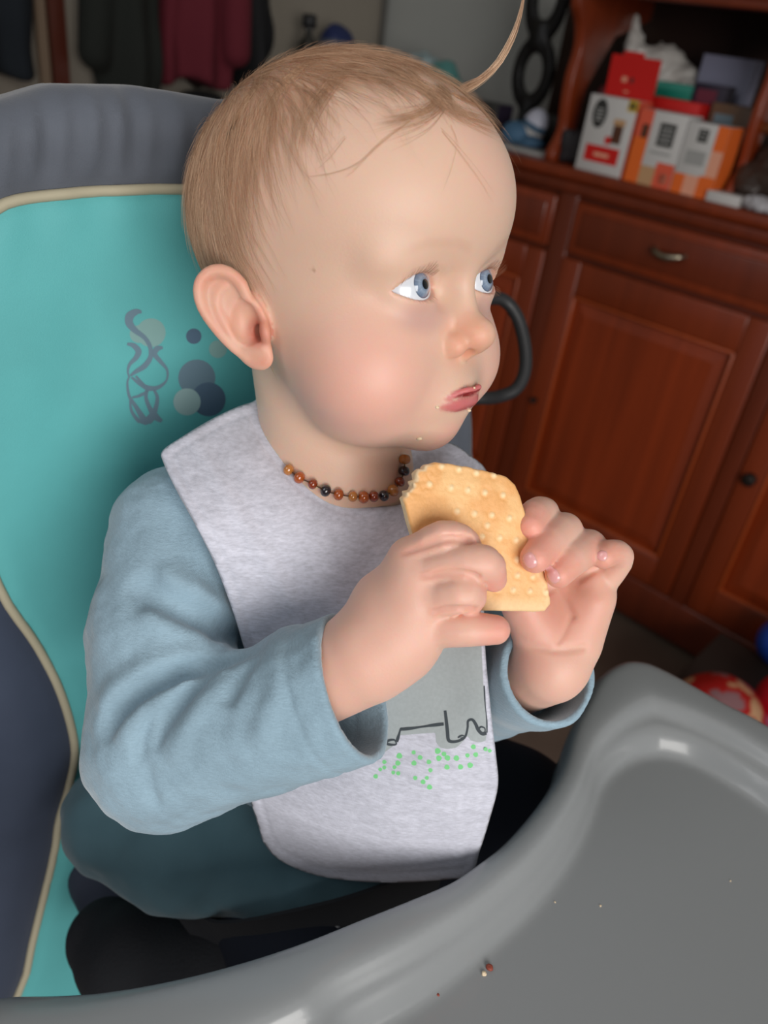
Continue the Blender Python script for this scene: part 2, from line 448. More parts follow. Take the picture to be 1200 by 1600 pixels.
def hand_far(p):
    palm = None
    W = WRF+(P(872, 1000, 37.2)-WRF)*.5
    for k in ('index', 'middle', 'ring', 'pinky'):
        e = cap(p, W, FH[k][0][0], 1.5, .85)
        palm = e if palm is None else smin(palm, e, .8)
    d = smin(palm, cap(p, P(905, 1000, 36.6), P(926, 940, 36.2), 1.0, .95), .7)      # heel, little finger side
    d = smin(d, cap(p, P(845, 995, 36.4), P(822, 950, 36.0), 1.15, .95), .6)          # thumb muscle
    d = smin(d, sph(p, P(925, 905, 36.2), .72), .4)
    for cpts, cr, ck in CREASE:
        m = near(p, cpts[len(cpts)//2], 4)
        if m.any(): d[m] = smax(d[m], -chain(p[m], cpts, np.full(len(cpts), cr)), ck)
    for k in ('index', 'middle', 'ring', 'pinky'):
        d = smin(d, finger(p, FH[k]), .12)
    d = smin(d, chain(p, *FH['thumb'], k=.3), .4)
    return d
def arm_near(p):
    return smin(chain(p, [SHN, ELN], [2.2, 2.2], .6), cap(p, ELN, WRN, 2.2, 1.95), .8)
def arm_far(p):
    return smin(chain(p, [SHF, ELF], [2.7, 2.3], .6), cap(p, ELF, WRF+(WRF-ELF)*.02, 2.2, 1.62), .8)
CREASE = []; CREASEN = []
def vmarch(f, px, t0=20., t1=70.):
    """surface points of f seen through the pixels px"""
    R = np.array([ray(*q) for q in px]); L = np.linalg.norm(R, axis=1); t = np.full(len(R), t0)
    for _ in range(160):
        d = f(CAM+R*t[:, None]); t = np.minimum(t+np.where(np.abs(d) > .002, d*.75, 0)/L, t1)
    return CAM+R*t[:, None]
_cl = [([(862, 905), (872, 925), (885, 945), (893, 962)], .10, .3), ([(893, 962), (884, 985), (872, 1005)], .04, .2), ([(848, 935), (862, 920), (880, 912), (905, 905), (930, 890)], .07, .25), ([(800, 985), (830, 1008), (870, 1018), (912, 1012)], .07, .3)]
CREASE = [(vmarch(hand_far, crv(a, 9)), r, k) for a, r, k in _cl]
_cn = [[(630, 864), (662, 854), (690, 844), (715, 842), (738, 846)], [(664, 901), (696, 897), (725, 897), (745, 903)], [(676, 956), (708, 953), (740, 954)]]
CREASEN = [(vmarch(hand_near, crv(a, 9)), np.interp(np.linspace(0, 1, 9), [0, .35, 1], [.07, .20, .20]), .06) for a in _cn]
HNC = P(660, 950, 32.5); HFC = P(880, 930, 36)
def torso(p, g=0.):
    d = cap(p, CHEST, BELLY, 6.2+g, 7.4+g)
    d = smin(d, cap(p, BELLY, PELV, 7.4+g, 7.6+g), 1.5)
    d = smin(d, cap(p, SHN+(CHEST-SHN)*.25, SHF+(CHEST-SHF)*.25, 3.2+g, 3.2+g), 2.5)
    return d
def body_sdf(p):
    d = np.full(len(p), 1e3)
    d = torso(p)
    d = smin(d, cap(p, N_BASE-(0, 0, 2.5), N_BASE, 5.0, 3.75), 2.2)
    d = smin(d, arm_near(p), 1.6); d = smin(d, arm_far(p), 1.6)
    nk = cap(p, N_HEAD, N_BASE, 3.7, 3.65)
    d = smin(d, nk, 1.0)
    m = near(p, HO+(0, 0, 1.5), 15)
    if m.any():
        d[m] = smin(d[m], head_sdf(w2h(p[m])), .9)
    m = near(p, HNC, 9)
    if m.any():
        q = p[m]; e = hand_near(q); d[m] = smin(d[m], e, .7)
        # wrist crease
    m = near(p, HFC, 9)
    if m.any():
        q = p[m]; d[m] = smin(d[m], hand_far(q), .5)
    return d
# ------------------------------------------------------------------ skin colours (albedo) of head
def march(f, px, py, t0=18., t1=60.):
    r = ray(px, py); L = np.linalg.norm(r); t = t0
    for _ in range(200):
        p = CAM+r*t; d = float(f(p[None])[0])
        if d < .004: return p
        t += max(d*.7, .004)/L
        if t > t1: return None
    return p
C_SK = np.array(srgb((224, 190, 169))[:3]); C_PINK = np.array(srgb((238, 174, 162))[:3]); C_LIP = np.array(srgb((204, 112, 116))[:3])
C_HAIR = np.array(srgb((196, 150, 122))[:3]); C_RED = np.array(srgb((222, 158, 136))[:3]); C_NOSE = np.array(srgb((228, 162, 132))[:3])
def wetmask(q):
    p = q.copy(); p[:, 0] = np.abs(p[:, 0]); return sstep(.10, .02, chain(p, LL, LLr))*(p[:, 1] > 4.5)
def hairmask(q):
    """1 on the hairy scalp, fading over the hairline; q head local"""
    x, y, z = np.abs(q[:, 0]), q[:, 1], q[:, 2]
    # hairline height as a function of forward position on each side
    line = np.interp(y, [-9, -3.2, -1.6, -.4, .8, 2.2, 3.6, 4.6, 6.0], [-4.5, -3.2, -.6, 1.4, 3.6, 5.6, 7.1, 7.9, 8.7])
    line = line+.35*np.sin(x*2.1+y*1.3)+.2*np.sin(y*4.7+x)
    return sstep(-.5, 1.3, z-line)
def head_color(q):
    p = q.copy(); p[:, 0] = np.abs(p[:, 0]); n = len(p)
    c = np.tile(C_SK, (n, 1))
    def mixc(c, k, w): return c*(1-w[:, None])+k*w[:, None]
    c = mixc(c, C_PINK, .62*sstep(4.6, .4, np.linalg.norm((p-(3.9, 3.9, -3.5))*(1, .9, 1), axis=1)))
    c = mixc(c, C_PINK, .25*sstep(3., .5, np.linalg.norm(p-(0, 6.6, 4.6), axis=1)))
    c = mixc(c, C_NOSE, .65*sstep(1.6, .5, np.linalg.norm((p-(.5, 6.9, -2.1)), axis=1)))
    c = mixc(c, C_PINK, .4*sstep(1.5, .5, np.linalg.norm(p-(0, 5.4, -6.4), axis=1)))
    # thin skin round the eyes: mauve below, pink rims
    c = mixc(c, np.array(srgb((200, 158, 152))[:3]), .6*sstep(1.5, .5, np.linalg.norm((p-(2.2, 5.6, -1.05))*(.8, .7, 1.5), axis=1)))
    pe = p.copy(); pe[:, 0] = np.abs(q[:, 0]+EOFF)
    al, _ = almond(pe[:, 0]-EYE[0]-.08, p[:, 2]-EYE[2]); m = (np.linalg.norm(pe-EYE, axis=1) < 1.75) & (p[:, 1] > 4.9)
    c = mixc(c, np.array(srgb((206, 136, 122))[:3]), np.where(m, .5*sstep(.08, -.02, al), 0))
    # brow
    bx = p[:, 0]; bz = np.interp(bx, [.8, 1.8, 3.0, 4.2], [1.5, 1.8, 1.8, 1.3])
    w = sstep(.3, .05, np.abs(p[:, 2]-bz))*sstep(.7, 1.2, bx)*sstep(4.3, 3.0, bx)*(p[:, 1] > 3)
    c = mixc(c, np.array(srgb((186, 140, 112))[:3]), .16*w)
    # lips
    du = chain(p, LU, LUr); dl = chain(p, LL, LLr)
    c = mixc(c, C_LIP, .92*sstep(.09, -.0, np.minimum(du, dl))*(p[:, 1] > 4.5))
    inn = ell(p, (0, 6.5, -4.42), (.9, .55, .12)); c = mixc(c, np.array(srgb((150, 50, 52))[:3]), sstep(.08, -.03, inn))
    # ear
    r = p-EC; u, v = r@EU, r@EV; e = near(p, EC+EU*1.3+EV*.7, 3.6); e[e] = ear_sdf(p[e]) < .1
    c = mixc(c, C_RED, np.where(e, .45+.35*np.clip(vnoise(p*1.5)+.2, 0, 1), 0))
    er = e
    can = np.linalg.norm((p-(EC+EU*.2+EV*.1)), axis=1); c = mixc(c, np.array(srgb((186, 84, 62))[:3]), .9*sstep(.95, .2, can)*e)
    # scalp under thin hair
    hm = hairmask(q)*(1-e); c = mixc(c, C_HAIR, .70*hm)
    return c
def scalp_only(q): return hairmask(q)
MOLE = vmarch(body_sdf, [(490, 422)])[0]
def body_color(V):
    c = np.tile(C_SK, (len(V), 1))
    q = w2h(V); m = near(V, HO+(0, 0, 1.5), 13) & (q[:, 2] > -8.5)
    w = sstep(-8.5, -7.4, q[:, 2]); hc = head_color(q)
    c = np.where(m[:, None], hc*w[:, None]+c*(1-w[:, None]), c)
    def mixc(k, w): 
        nonlocal c; c = c*(1-w[:, None])+np.asarray(k)*w[:, None]
    for hd_, ctr in ((NH, HNC), (FH, HFC)):
        mm = near(V, ctr, 8)
        mixc(C_PINK, .35*mm*sstep(8, 5, np.linalg.norm(V-ctr, axis=1)))
        for k, (pp, rr) in hd_.items():
            if k == 'thumb': continue
            mixc(np.array(srgb((228, 150, 132))[:3]), .5*sstep(1.5, .5, np.linalg.norm(V-pp[-1], axis=1)))
    for cpts, cr, ck in CREASEN:
        dd = chain(V, cpts, np.zeros(len(cpts))); mixc(np.array(srgb((206, 118, 98))[:3]), .28*sstep(.30, .10, dd))
    # palm is rosier
    mixc(np.array(srgb((216, 140, 118))[:3]), .4*sstep(2.6, .8, np.linalg.norm(V-P(885, 950, 35.8), axis=1)))
    mixc(np.array(srgb((150, 100, 74))[:3]),   .5*sstep(.13, .05, np.linalg.norm(V-MOLE, axis=1)))
    al = np.ones(len(c)); al[m] = 1-.6*wetmask(q[m])
    return np.c_[c, al]
SKIN = mat('skin', (205, 160, 140), .42, sss=.0018, attr=True, bump=[(900, .12, .0006)])
_nt = SKIN.node_tree; _a = [n for n in _nt.nodes if n.type == 'ATTRIBUTE'][0]; _m = _nt.nodes.new('ShaderNodeMath'); _m.operation = 'MULTIPLY'; _m.inputs[1].default_value = .50
_nt.links.new(_a.outputs['Alpha'], _m.inputs[0]); _nt.links.new(_m.outputs[0], _nt.nodes['Principled BSDF'].inputs['Roughness'])
V, Fc = sdf_mesh(body_sdf, (-20, 18, 60), (18, 52, 120), .12, key='head')
person = mesh('person', V, Fc, SKIN, col=body_color(V), origin=(-3.5, 37.5, 64))
setp(person, 'fair haired baby in a pale blue top, seated, holding a biscuit in both hands', 'person')
# ------------------------------------------------------------------ eyes
def sphere_hit(px, py, c, r):
    d = unit(ray(px, py)); o = CAM-c; b = o@d; disc = b*b-(o@o-r*r)
    return None if disc < 0 else CAM+d*(-b-math.sqrt(disc))
M_SCL = mat('sclera', (222, 228, 236), .2, coat=.45, noise=(300, .03)); M_IRIS = mat('iris', (120, 140, 165), .12, coat=1, attr=True); M_PUP = mat('pupil', (8, 8, 10), .06, coat=1)
def dome(g, c, rfun, a0, a1, na=14, ns=64):
    g = unit(g); u = unit(np.cross(g, [0, 0, 1])); w = np.cross(g, u)
    V = []; A = np.linspace(a0, a1, na); S = np.linspace(0, 2*np.pi, ns, endpoint=False)
    for a in A:
        for s in S: V.append(c+rfun(a)*(math.cos(a)*g+math.sin(a)*(math.cos(s)*u+math.sin(s)*w)))
    Fc = [(i*ns+k, (i+1)*ns+k, (i+1)*ns+(k+1) % ns, i*ns+(k+1) % ns) for i in range(na-1) for k in range(ns)]
    return np.array(V), Fc, np.repeat(A, ns), np.tile(S, na)
def make_eye(side, g, parent):
    c = h2w(EYE*(side, 1, 1)-(EOFF, 0, 0))
    IA = .44; PA = .15
    rf = lambda a: ER-.02+.11*max(0, 1-(a/IA)**2)
    V, Fc, _, _ = dome(g, c, lambda a: ER, IA-.02, math.pi-.01, 36)
    ball = mesh('eyeball', V, Fc, M_SCL, parent)
    V, Fc, A, S = dome(g, c, rf, PA-.01, IA+.02, 16, 96)
    t = (A-PA)/(IA-PA); rng = np.random.RandomState(5); ph = rng.rand(6)*6
    st = sum(np.sin(S*k+ph[i])*.05 for i, k in enumerate((11, 17, 23, 31, 41, 53)))
    base = np.array(srgb((116, 134, 158))[:3]); dark = np.array(srgb((52, 66, 92))[:3]); lt = np.array(srgb((165, 182, 200))[:3])
    k = np.clip(t, 0, 1)[:, None]; colr = base*(1+1.2*st[:, None])+(lt-base)*(.5*np.exp(-((k-.3)/.2)**2))
    colr = colr*(1-sstep(.72, 1.0, k))+dark*sstep(.72, 1.0, k)
    mesh('iris', V, Fc, M_IRIS, ball, col=np.clip(colr, 0, 1))
    V, Fc, _, _ = dome(g, c, lambda a: rf(a)+.002, 0.001, PA, 5, 32)
    mesh('pupil', V, Fc, M_PUP, ball)
    return c, g
_c = h2w(EYE-(EOFF, 0, 0)); _h = sphere_hit(664, 444, _c, ER+.04); GAZE = unit(_h-_c)
make_eye(1, GAZE, person); make_eye(-1, GAZE, person)
# ------------------------------------------------------------------ hair strands
class Strands:
    def __init__(s): s.V = []; s.F = []; s.n = 0; s.C = []
    def add(s, pts, r0, c):
        m = len(pts); t = np.gradient(pts, axis=0); t /= np.linalg.norm(t, axis=1)[:, None]+1e-9
        n = np.cross(t, (CAM-pts[0])*0+[.2, .5, .85]); n /= np.linalg.norm(n, axis=1)[:, None]+1e-9; b = np.cross(t, n)
        r = r0*np.sqrt(np.clip(1-np.linspace(0, 1, m)**2, .02, 1))[:, None]
        V = np.stack([pts+r*n, pts+r*(-.5*n+.866*b), pts+r*(-.5*n-.866*b)], 1).reshape(-1, 3)
        k = s.n+np.arange(m-1)[:, None, None]*3; j = np.arange(3)[None, :, None]; jn = (np.arange(3)+1) % 3; jn = jn[None, :, None]
        f = np.concatenate([k+j, k+jn, k+3+jn, k+3+j], 2).reshape(-1, 4)
        s.V.append(V); s.F.append(f); s.n += m*3; s.C.append(np.tile(c, (m*3, 1)))
    def build(s, name, m, parent): return mesh(name, np.vstack(s.V), np.vstack(s.F), m, parent, col=np.vstack(s.C))
M_HAIR = mat('hair', (190, 150, 115), .38, attr=True, spec=.6)
def sgrad(f, p, e=.02):
    T = np.array([(1, -1, -1), (-1, -1, 1), (-1, 1, -1), (1, 1, 1)])*e
    g4 = [f(p+t) for t in T]; g = sum(a[:, None]*t for a, t in zip(g4, T)); d = sum(g4)/4
    return d, g/(np.linalg.norm(g, axis=1)[:, None]+1e-12)
def snap(f, p, off=0., it=4):
    for _ in range(it):
        d, g = sgrad(f, p); p = p-(np.clip(d-off, -1, 1))[:, None]*g*.9
    return p
rs = np.random.RandomState(7)
def head_shell(p):   # smooth cranium used for combing
    q = p.copy(); q[:, 0] = np.abs(q[:, 0])
    d = smin(ell(q, (0, -.4, 3.4), (6.35, 7.4, 6.4)), ell(q, (0, 2.7, 3.6), (5.65, 5.2, 4.6)), 1.2)
    return smin(d, ell(q, (0, 1.5, -1.6), (5.3, 4.9, 5.0)), 1.6)
CROWN = np.array([.8, -4.6, 8.2])
def comb(n, seed, len_, lift, rad, keep, bias=(0, 0, 0), steps=11, wave=.12, cols=None):
    r = np.random.RandomState(seed); v = r.normal(size=(n*5, 3)); v /= np.linalg.norm(v, axis=1)[:, None]
    p = snap(head_shell, v*6.5+np.array([0, 0, 3.]), 0., 5)
    w = hairmask(p); ear = near(np.abs(p)*(1, 0, 0)+p*(0, 1, 1), EC+EU*1.3+EV*.5, 2.3)
    p = p[(r.rand(len(p)) < keep(p, w)) & ~ear][:n]; m = len(p)
    L = r.uniform(*len_, size=m); out = [p-0]; tot = steps-1
    ph = r.rand(m)*6.28; fr = r.uniform(.6, 1.6, m)
    for i in range(tot):
        d, g = sgrad(head_shell, p)
        t = p-CROWN; sd_ = sstep(3.4, 5.6, np.abs(p[:, :1])); t = t+np.array([0., 1.2, 0])*sstep(2, 7, p[:, 2:3])*3*(1-sd_)+np.array([0, -3.0, -7])*sd_+np.array([0, 0, -3.5])*sstep(3, -3, p[:, 2:3]-2)+np.asarray(bias)
        t = t-(t*g).sum(1)[:, None]*g; t /= np.linalg.norm(t, axis=1)[:, None]+1e-9
        sd = np.cross(g, t); cl = vnoise(out[0]*.9, seed)*.55+vnoise(out[0]*2.3, seed+1)*.3
        t = t+sd*(cl+wave*np.sin(ph+i*fr))[:, None]; t /= np.linalg.norm(t, axis=1)[:, None]
        p = p+t*(L/tot)[:, None]
        p = snap(head_shell, p, 0., 1)
        d2, g2 = sgrad(head_shell, p)
        p = p+g2*0
        lf = lift*((i+1)/tot)*(.6+.8*np.abs(np.sin(ph)))
        out.append(p+g2*(.03+lf)[:, None])
    return np.stack(out, 1)
def hcol(r, lo=0., hi=1.):
    t = r.uniform(lo, hi); a = np.array(srgb((174, 126, 94))[:3]); b = np.array(srgb((242, 208, 174))[:3]); return a*(1-t)+b*t
ST = Strands()
for (n, sd, ln, lf, rad, kp, b) in (
    (7600, 1, (1.6, 3.8), .08, .0056, lambda p, w: w**1.3*1.0, (0, 0, 0)),
    (1500, 2, (2.2, 4.6), .26, .0050, lambda p, w: w**2*sstep(3, 7, p[:, 2]), (.0, 1.5, 0)),
    (900, 3, (.6, 1.5), .05, .004, lambda p, w: sstep(-2.2, .3, p[:, 2]-np.interp(p[:, 1], [-9, -3.2, -1.6, -.4, .8, 2.2, 3.6, 4.6, 6.0], [-4.5, -3.2, -.6, 1.4, 3.6, 5.6, 7.1, 7.9, 8.7])), (0, 0, -2))):
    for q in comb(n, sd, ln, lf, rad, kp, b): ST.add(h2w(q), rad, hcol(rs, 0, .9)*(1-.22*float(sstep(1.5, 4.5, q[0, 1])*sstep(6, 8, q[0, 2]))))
# tousled front quiff and loose strands, anchored on the scalp
def lock(px, d0, d1, n, spread, rad=.0075, tone=(.5, 1), taper=.3):
    c = crv([P(x, y, a) for (x, y), a in zip(px, np.linspace(d0, d1, len(px)))], 16)
    for i in range(n):
        o = rs.normal(size=3)*spread; k = np.linspace(1, taper, 16)[:, None]; e = rs.normal(size=3)*spread*.5
        ST.add(c+o*k+e*np.sin(np.linspace(0, 3, 16))[:, None], rad, hcol(rs, *tone))
_hs = lambda p: head_shell(w2h(p))
lock([(668, 172), (705, 150), (742, 130), (775, 102), (799, 62), (812, 25), (821, -20)], 35.5, 33.5, 70, .10, .008, (.3, 1.), .18)
lock([(690, 160), (720, 140), (735, 132), (755, 122), (775, 105)], 35.3, 34, 30, .12, .007, (.1, .6), .3)
def scalp_lock(px, n, spread, lift=.12, rad=.0062, tone=(0, .5)):
    s = vmarch(_hs, crv(px, 12)); s = s[np.linalg.norm(s-HO, axis=1) < 14]
    if len(s) < 5: return
    for i in range(n):
        o = rs.normal(size=3)*spread; k = np.linspace(.5, 1.3, len(s))[:, None]
        q = snap(_hs, s+o*k, .03, 2); d, g = sgrad(_hs, q)
        ST.add(q+g*(lift*np.linspace(.1, 1, len(s))[:, None]*rs.uniform(.2, 1)), rad, hcol(rs, *tone))
for px, n, sp, lf, tn in (
    ([(705, 130), (690, 158), (668, 180), (640, 192), (605, 200)], 60, .26, .12, (0, .5)), ([(690, 135), (700, 162), (735, 185), (770, 198)], 60, .28, .14, (0, .5)),
    ([(640, 110), (660, 140), (690, 165), (725, 185)], 70, .22, .12, (.05, .6)), ([(600, 100), (640, 125), (680, 150), (700, 178)], 70, .25, .12, (.05, .6)),
    ([(710, 150), (745, 168), (770, 192), (785, 210)], 40, .12, .1, (0, .4)), ([(690, 205), (715, 235), (745, 275), (768, 312)], 3, .10, .1, (.2, .6)),
    ([(704, 195), (714, 225), (706, 262), (692, 300)], 2, .05, .1, (.8, 1)),
    ([(640, 190), (600, 220), (560, 255), (520, 270), (480, 275)], 3, .09, .04, (.3, .6)), ([(625, 200), (592, 226), (560, 262), (540, 280)], 3, .05, .04, (.4, .8)), ([(540, 215), (515, 245), (495, 262)], 3, .05, .05, (.4, .9)),
    ([(560, 95), (520, 130), (480, 190), (470, 240)], 40, .25, .06, (0, .6)), ([(480, 100), (430, 150), (400, 230), (395, 300)], 50, .3, .06, (0, .6)),
    ([(420, 110), (370, 180), (345, 270), (345, 350), (355, 410)], 60, .3, .05, (.1, .7)), ([(370, 130), (320, 210), (303, 300), (318, 390)], 60, .3, .06, (.3, .9))):
    scalp_lock(px, n, sp, lf, .0062, tn)
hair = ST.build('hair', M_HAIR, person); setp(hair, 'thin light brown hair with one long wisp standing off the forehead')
# eyelashes
for side in (1, -1):
    LS = Strands()
    for layer, (n, ln) in enumerate(((24, .60), (14, .26))):
        for i in range(n):
            x = np.interp(i+rs.rand(), [0, n], [-.7, 1.1]); a, up, dn = 1.21, .64, .42
            R1 = (a*a+up*up)/(2*up); R2 = (a*a+dn*dn)/(2*dn)
            z = (math.sqrt(R1*R1-x*x)-(R1-up)) if layer == 0 else -(math.sqrt(R2*R2-x*x)-(R2-dn))
            sg = 1 if layer == 0 else -1
            y = math.sqrt(max(.1, 1.47**2-(x+.08)**2-z*z))
            b = EYE+np.array([x+.08, y, z]); L = ln*rs.uniform(.7, 1.1)
            dr = unit([x*.45, .9, sg*.35]); t = np.linspace(0, 1, 7)[:, None]
            q = b+dr*t*L+np.array([0, 0, sg*.35*L])*t**2; q = q*(side, 1, 1)-(EOFF, 0, 0)
            LS.add(h2w(q), .0062, np.array(srgb((148, 104, 78) if layer == 0 else (170, 124, 98))[:3]))
    LS.build('eyelashes', M_HAIR, person)
# finger nails
M_NAIL = mat('fingernail', (232, 170, 168), .18, coat=.6)
def make_nail(px, py, ax, ay, ang, f):
    c = vmarch(f, [(px, py)])[0]; A = math.radians(ang); e1 = CR*math.cos(A)-CU*math.sin(A); e2 = CR*math.sin(A)+CU*math.cos(A)
    d, g = sgrad(f, c[None]); g = g[0]; e1 = unit(e1-g*(e1@g)); e2 = unit(np.cross(g, e1))
    V = []; Fc = []; nr, ns = 6, 24
    for i in range(nr+1):
        k = i/nr
        for j in range(ns):
            t = 2*np.pi*j/ns; u = np.sign(math.cos(t))*abs(math.cos(t))**.8*ax*k; v = np.sign(math.sin(t))*abs(math.sin(t))**.8*ay*k
            V.append(c+e1*u+e2*v)
    V = snap(f, np.array(V), 0, 3); kk = np.repeat(np.arange(nr+1)/nr, ns)
    d, g = sgrad(f, V); V = V+g*(.045*(1-kk**4)-.006)[:, None]
    Fc = [(i*ns+j, i*ns+(j+1) % ns, (i+1)*ns+(j+1) % ns, (i+1)*ns+j) for i in range(nr) for j in range(ns)]
    mesh('fingernail', V, Fc, M_NAIL, person)
for a in ((826, 876, .34, .42, -28), (863, 900, .32, .40, -28), (941, 868, .24, .26, 10)): make_nail(*a, body_sdf)
# ------------------------------------------------------------------ clothes
#<cloth>
AXN = unit(CUFN-ELN); AXF = unit(CUFF-ELF)
def sleeve_n(p): return smin(chain(p, [SHN, (SHN+ELN)/2+P(240, 990, 37.5)-P(252, 990, 37.5), ELN], [3.0, 3.35, 3.5], .8), cap(p, ELN, CUFN+AXN*1.2, 3.5, 3.25), 1.2)
_fl = [  # pixel path on the sleeve, width, depth (negative digs in)
 ([(200, 900), (250, 935), (320, 968), (395, 1003)], .62, -.68), ([(215, 940), (270, 975), (340, 1005)], .5, .32), ([(230, 890), (300, 925), (380, 985)], .6, .25),
 ([(155, 1165), (182, 1112), (240, 1068), (330, 1037), (392, 1014)], .36, -.72), ([(180, 1180), (220, 1115), (290, 1070), (345, 1045)], .35, .28), ([(150, 1120), (190, 1070), (260, 1030), (320, 1015)], .45, .28),
 ([(232, 1185), (262, 1120), (310, 1065), (350, 1035)], .26, -.50), ([(262, 1200), (295, 1130), (340, 1070)], .35, .25), ([(212, 1210), (222, 1160), (232, 1120)], .22, -.28),
 ([(350, 1110), (372, 1060), (402, 1020)], .28, -.30), ([(395, 1180), (425, 1100), (440, 1010)], .4, .16), ([(250, 1270), (232, 1230), (228, 1190)], .25, -.22)]
FOLDS = [(vmarch(sleeve_n, crv(a, 9)), r, m) for a, r, m in _fl]
def fold(p, c, r, amp):
    best = np.full(len(p), 1e9); tt = np.zeros(len(p)); n = len(c)-1
    for i in range(n):
        ab = c[i+1]-c[i]; t = np.clip(((p-c[i])@ab)/(ab@ab+1e-9), 0, 1); d = ((p-c[i]-t[:, None]*ab)**2).sum(1)
        m = d < best; best[m] = d[m]; tt[m] = (i+t[m])/n
    return amp*np.exp(-best/(r*r))*sstep(0, .25, tt)*(1-.55*sstep(.75, 1, tt))
def shirt_sdf(p):
    d = smax(torso(p, .62), 77-p[:, 2], .4)
    d = smin(d, ell(p, N_BASE-(0, 0, 3.2), (6.2, 6.2, 3.6)), 1.5)
    sn = sleeve_n(p)
    m = near(p, (ELN+SHN)/2+(1.5, 0, 0), 13)
    if m.any():
        q = p[m]; e = np.zeros(len(q))
        for c_, r, am in FOLDS: e += fold(q, c_, r*1.15, am*1.5)
        e += .10*vnoise(q*.8, 3)+.05*vnoise(q*1.9, 4)
        sn[m] = sn[m]-e*1.0
    # cuff of the near sleeve: cut square, hollow
    hn = (p-CUFN)@AXN
    sn = smax(sn, hn, .18)
    sn = smax(sn, -np.maximum(cap(p, CUFN-AXN*3.2, CUFN+AXN*4, 2.65, 3.05), -(hn+2.7)), .12)
    # a turned hem line
    sn = sn+.08*np.exp(-((hn+1.5)/.15)**2)*(np.abs(sn) < 1)
    sf = smin(cap(p, SHF, ELF, 3.1, 2.7), cap(p, ELF, CUFF+AXF*1.2, 2.7, 2.5), 1.2)
    sf = sf-.10*vnoise(p*.9, 8)
    hf = (p-CUFF)@AXF
    sf = smax(sf, hf, .18)
    sf = smax(sf, -np.maximum(cap(p, CUFF-AXF*3, CUFF+AXF*4, 2.0, 2.28), -(hf+3.2)), .12)
    d = smin(d, sn, 1.2); d = smin(d, sf, .8)
    # neck opening
    d = smax(d, -cap(p, N_BASE-(0, 0, 1), N_HEAD, 4.3, 4.2), .3)
    # keep clear of the cuffs' insides
    c1 = np.maximum(cap(p, CUFN-AXN*3.2, CUFN+AXN*4, 2.65, 3.05), -(hn+2.7)); d = smax(d, -c1, .1)
    c2 = np.maximum(cap(p, CUFF-AXF*3, CUFF+AXF*4, 2.0, 2.28), -(hf+3.2)); d = smax(d, -c2, .1)
    return d
#</cloth>
M_SHIRT = mat('blue_velour', (146, 172, 188), .85, sheen=.5, spec=.15, noise=[(28, .10), (420, .08, (1, 1, 4))], bump=[(1500, .3, .0008), (300, .3, .0012, (1, 1, 5))])
V, Fc = sdf_mesh(shirt_sdf, (-26, 14, 62), (18, 56, 100), .16, key='cloth')
shirt = mesh('shirt', V, Fc, M_SHIRT, person); setp(shirt, 'pale blue velour long sleeved shirt')
# trousers, and hip cloth coloured darker in place of shade
def hip_cloth_sdf(p):
    d = torso(p, .40)
    d = smin(d, chain(p, [P(185, 1278, 48.5), P(300, 1322, 47.5), P(450, 1342, 47.5), P(560, 1315, 47.5)], [3.5, 3.8, 4.0, 3.4], 1), 2.2)
    d = d-(.30*vnoise(p*(.35, .35, .5), 12)+.12*vnoise(p*.9, 13))
    d = smax(d, -(p[:, 2]-67.4-.5*vnoise(p*.4, 14)), .6)
    return smax(d, p[:, 2]-80.5, .5)
def trousers_sdf(p):
    d = cap(p, PELV+(0, 0, -1), PELV+(0, 0, -3), 7.6, 7.2)
    hipn = PELV+BS*4.2+(0, 0, -2.2); hipf = PELV-BS*4.2+(0, 0, -2.2)
    kn = hipn+BN*14+BS*2.5+(0, 0, -.5); kf = hipf+BN*11-BS*6.5+(0, 0, 1.2)
    for a, b, s in ((hipn, kn, 1), (hipf, kf, -1)):
        d = smin(d, cap(p, a, b, 4.8, 4.6 if s < 0 else 3.7), 1.2); d = smin(d, cap(p, b, b+BN*3-(0, 0, 10), 3.6, 2.8), .8)
    return d-.12*vnoise(p*.6, 5)
M_TRS = mat('dark_cotton', (26, 30, 40), .9, spec=.2, bump=(900, .2, .0008))
V, Fc = sdf_mesh(trousers_sdf, (-22, 8, 50), (26, 54, 82), .35, key='cloth')
setp(mesh('leggings', V, Fc, M_TRS, person), 'nearly black leggings')
M_TT = mat('shade_teal_velour', (78, 106, 116), .85, sheen=.3, spec=.15, noise=(28, .08), bump=[(1500, .3, .0008)])  # shade at the hips is put into this dark teal
V, Fc = sdf_mesh(hip_cloth_sdf, (-26, 14, 62), (18, 56, 84), .25, key='cloth')
setp(mesh('shaded_hip_cloth', V, Fc, M_TT, person), 'lower garment bunched at the hips, coloured dark teal in place of shade')
# ------------------------------------------------------------------ biscuit
BP0 = P(745, 840, 33.15); BPn = unit(np.cross(P(830, 800, 34.15)-P(640, 770, 32.45), P(800, 950, 33.9)-P(830, 800, 34.15)))
if BPn@CF > 0: BPn = -BPn          # towards the camera
BU = unit(CR-BPn*(CR@BPn)); BV = np.cross(BPn, BU)
def b2(px, py):
    q = onplane(px, py, BP0, BPn)-BP0; return np.array([q@BU, q@BV])
_o = [(680, 722), (709, 726), (740, 732), (766, 738), (788, 745), (801, 757), (809, 775), (816, 800), (826, 832), (838, 866), (849, 900), (855, 925), (856, 943), (847, 954), (830, 955), (790, 954), (740, 953), (690, 952), (668, 946), (660, 920), (652, 880), (645, 845), (636, 815), (630, 792),
      (626, 778), (631, 774), (630, 768), (637, 766), (642, 759), (639, 752), (647, 750), (645, 740), (650, 733), (659, 733), (661, 726), (670, 725)]
BPOLY = np.array([b2(*q) for q in _o])
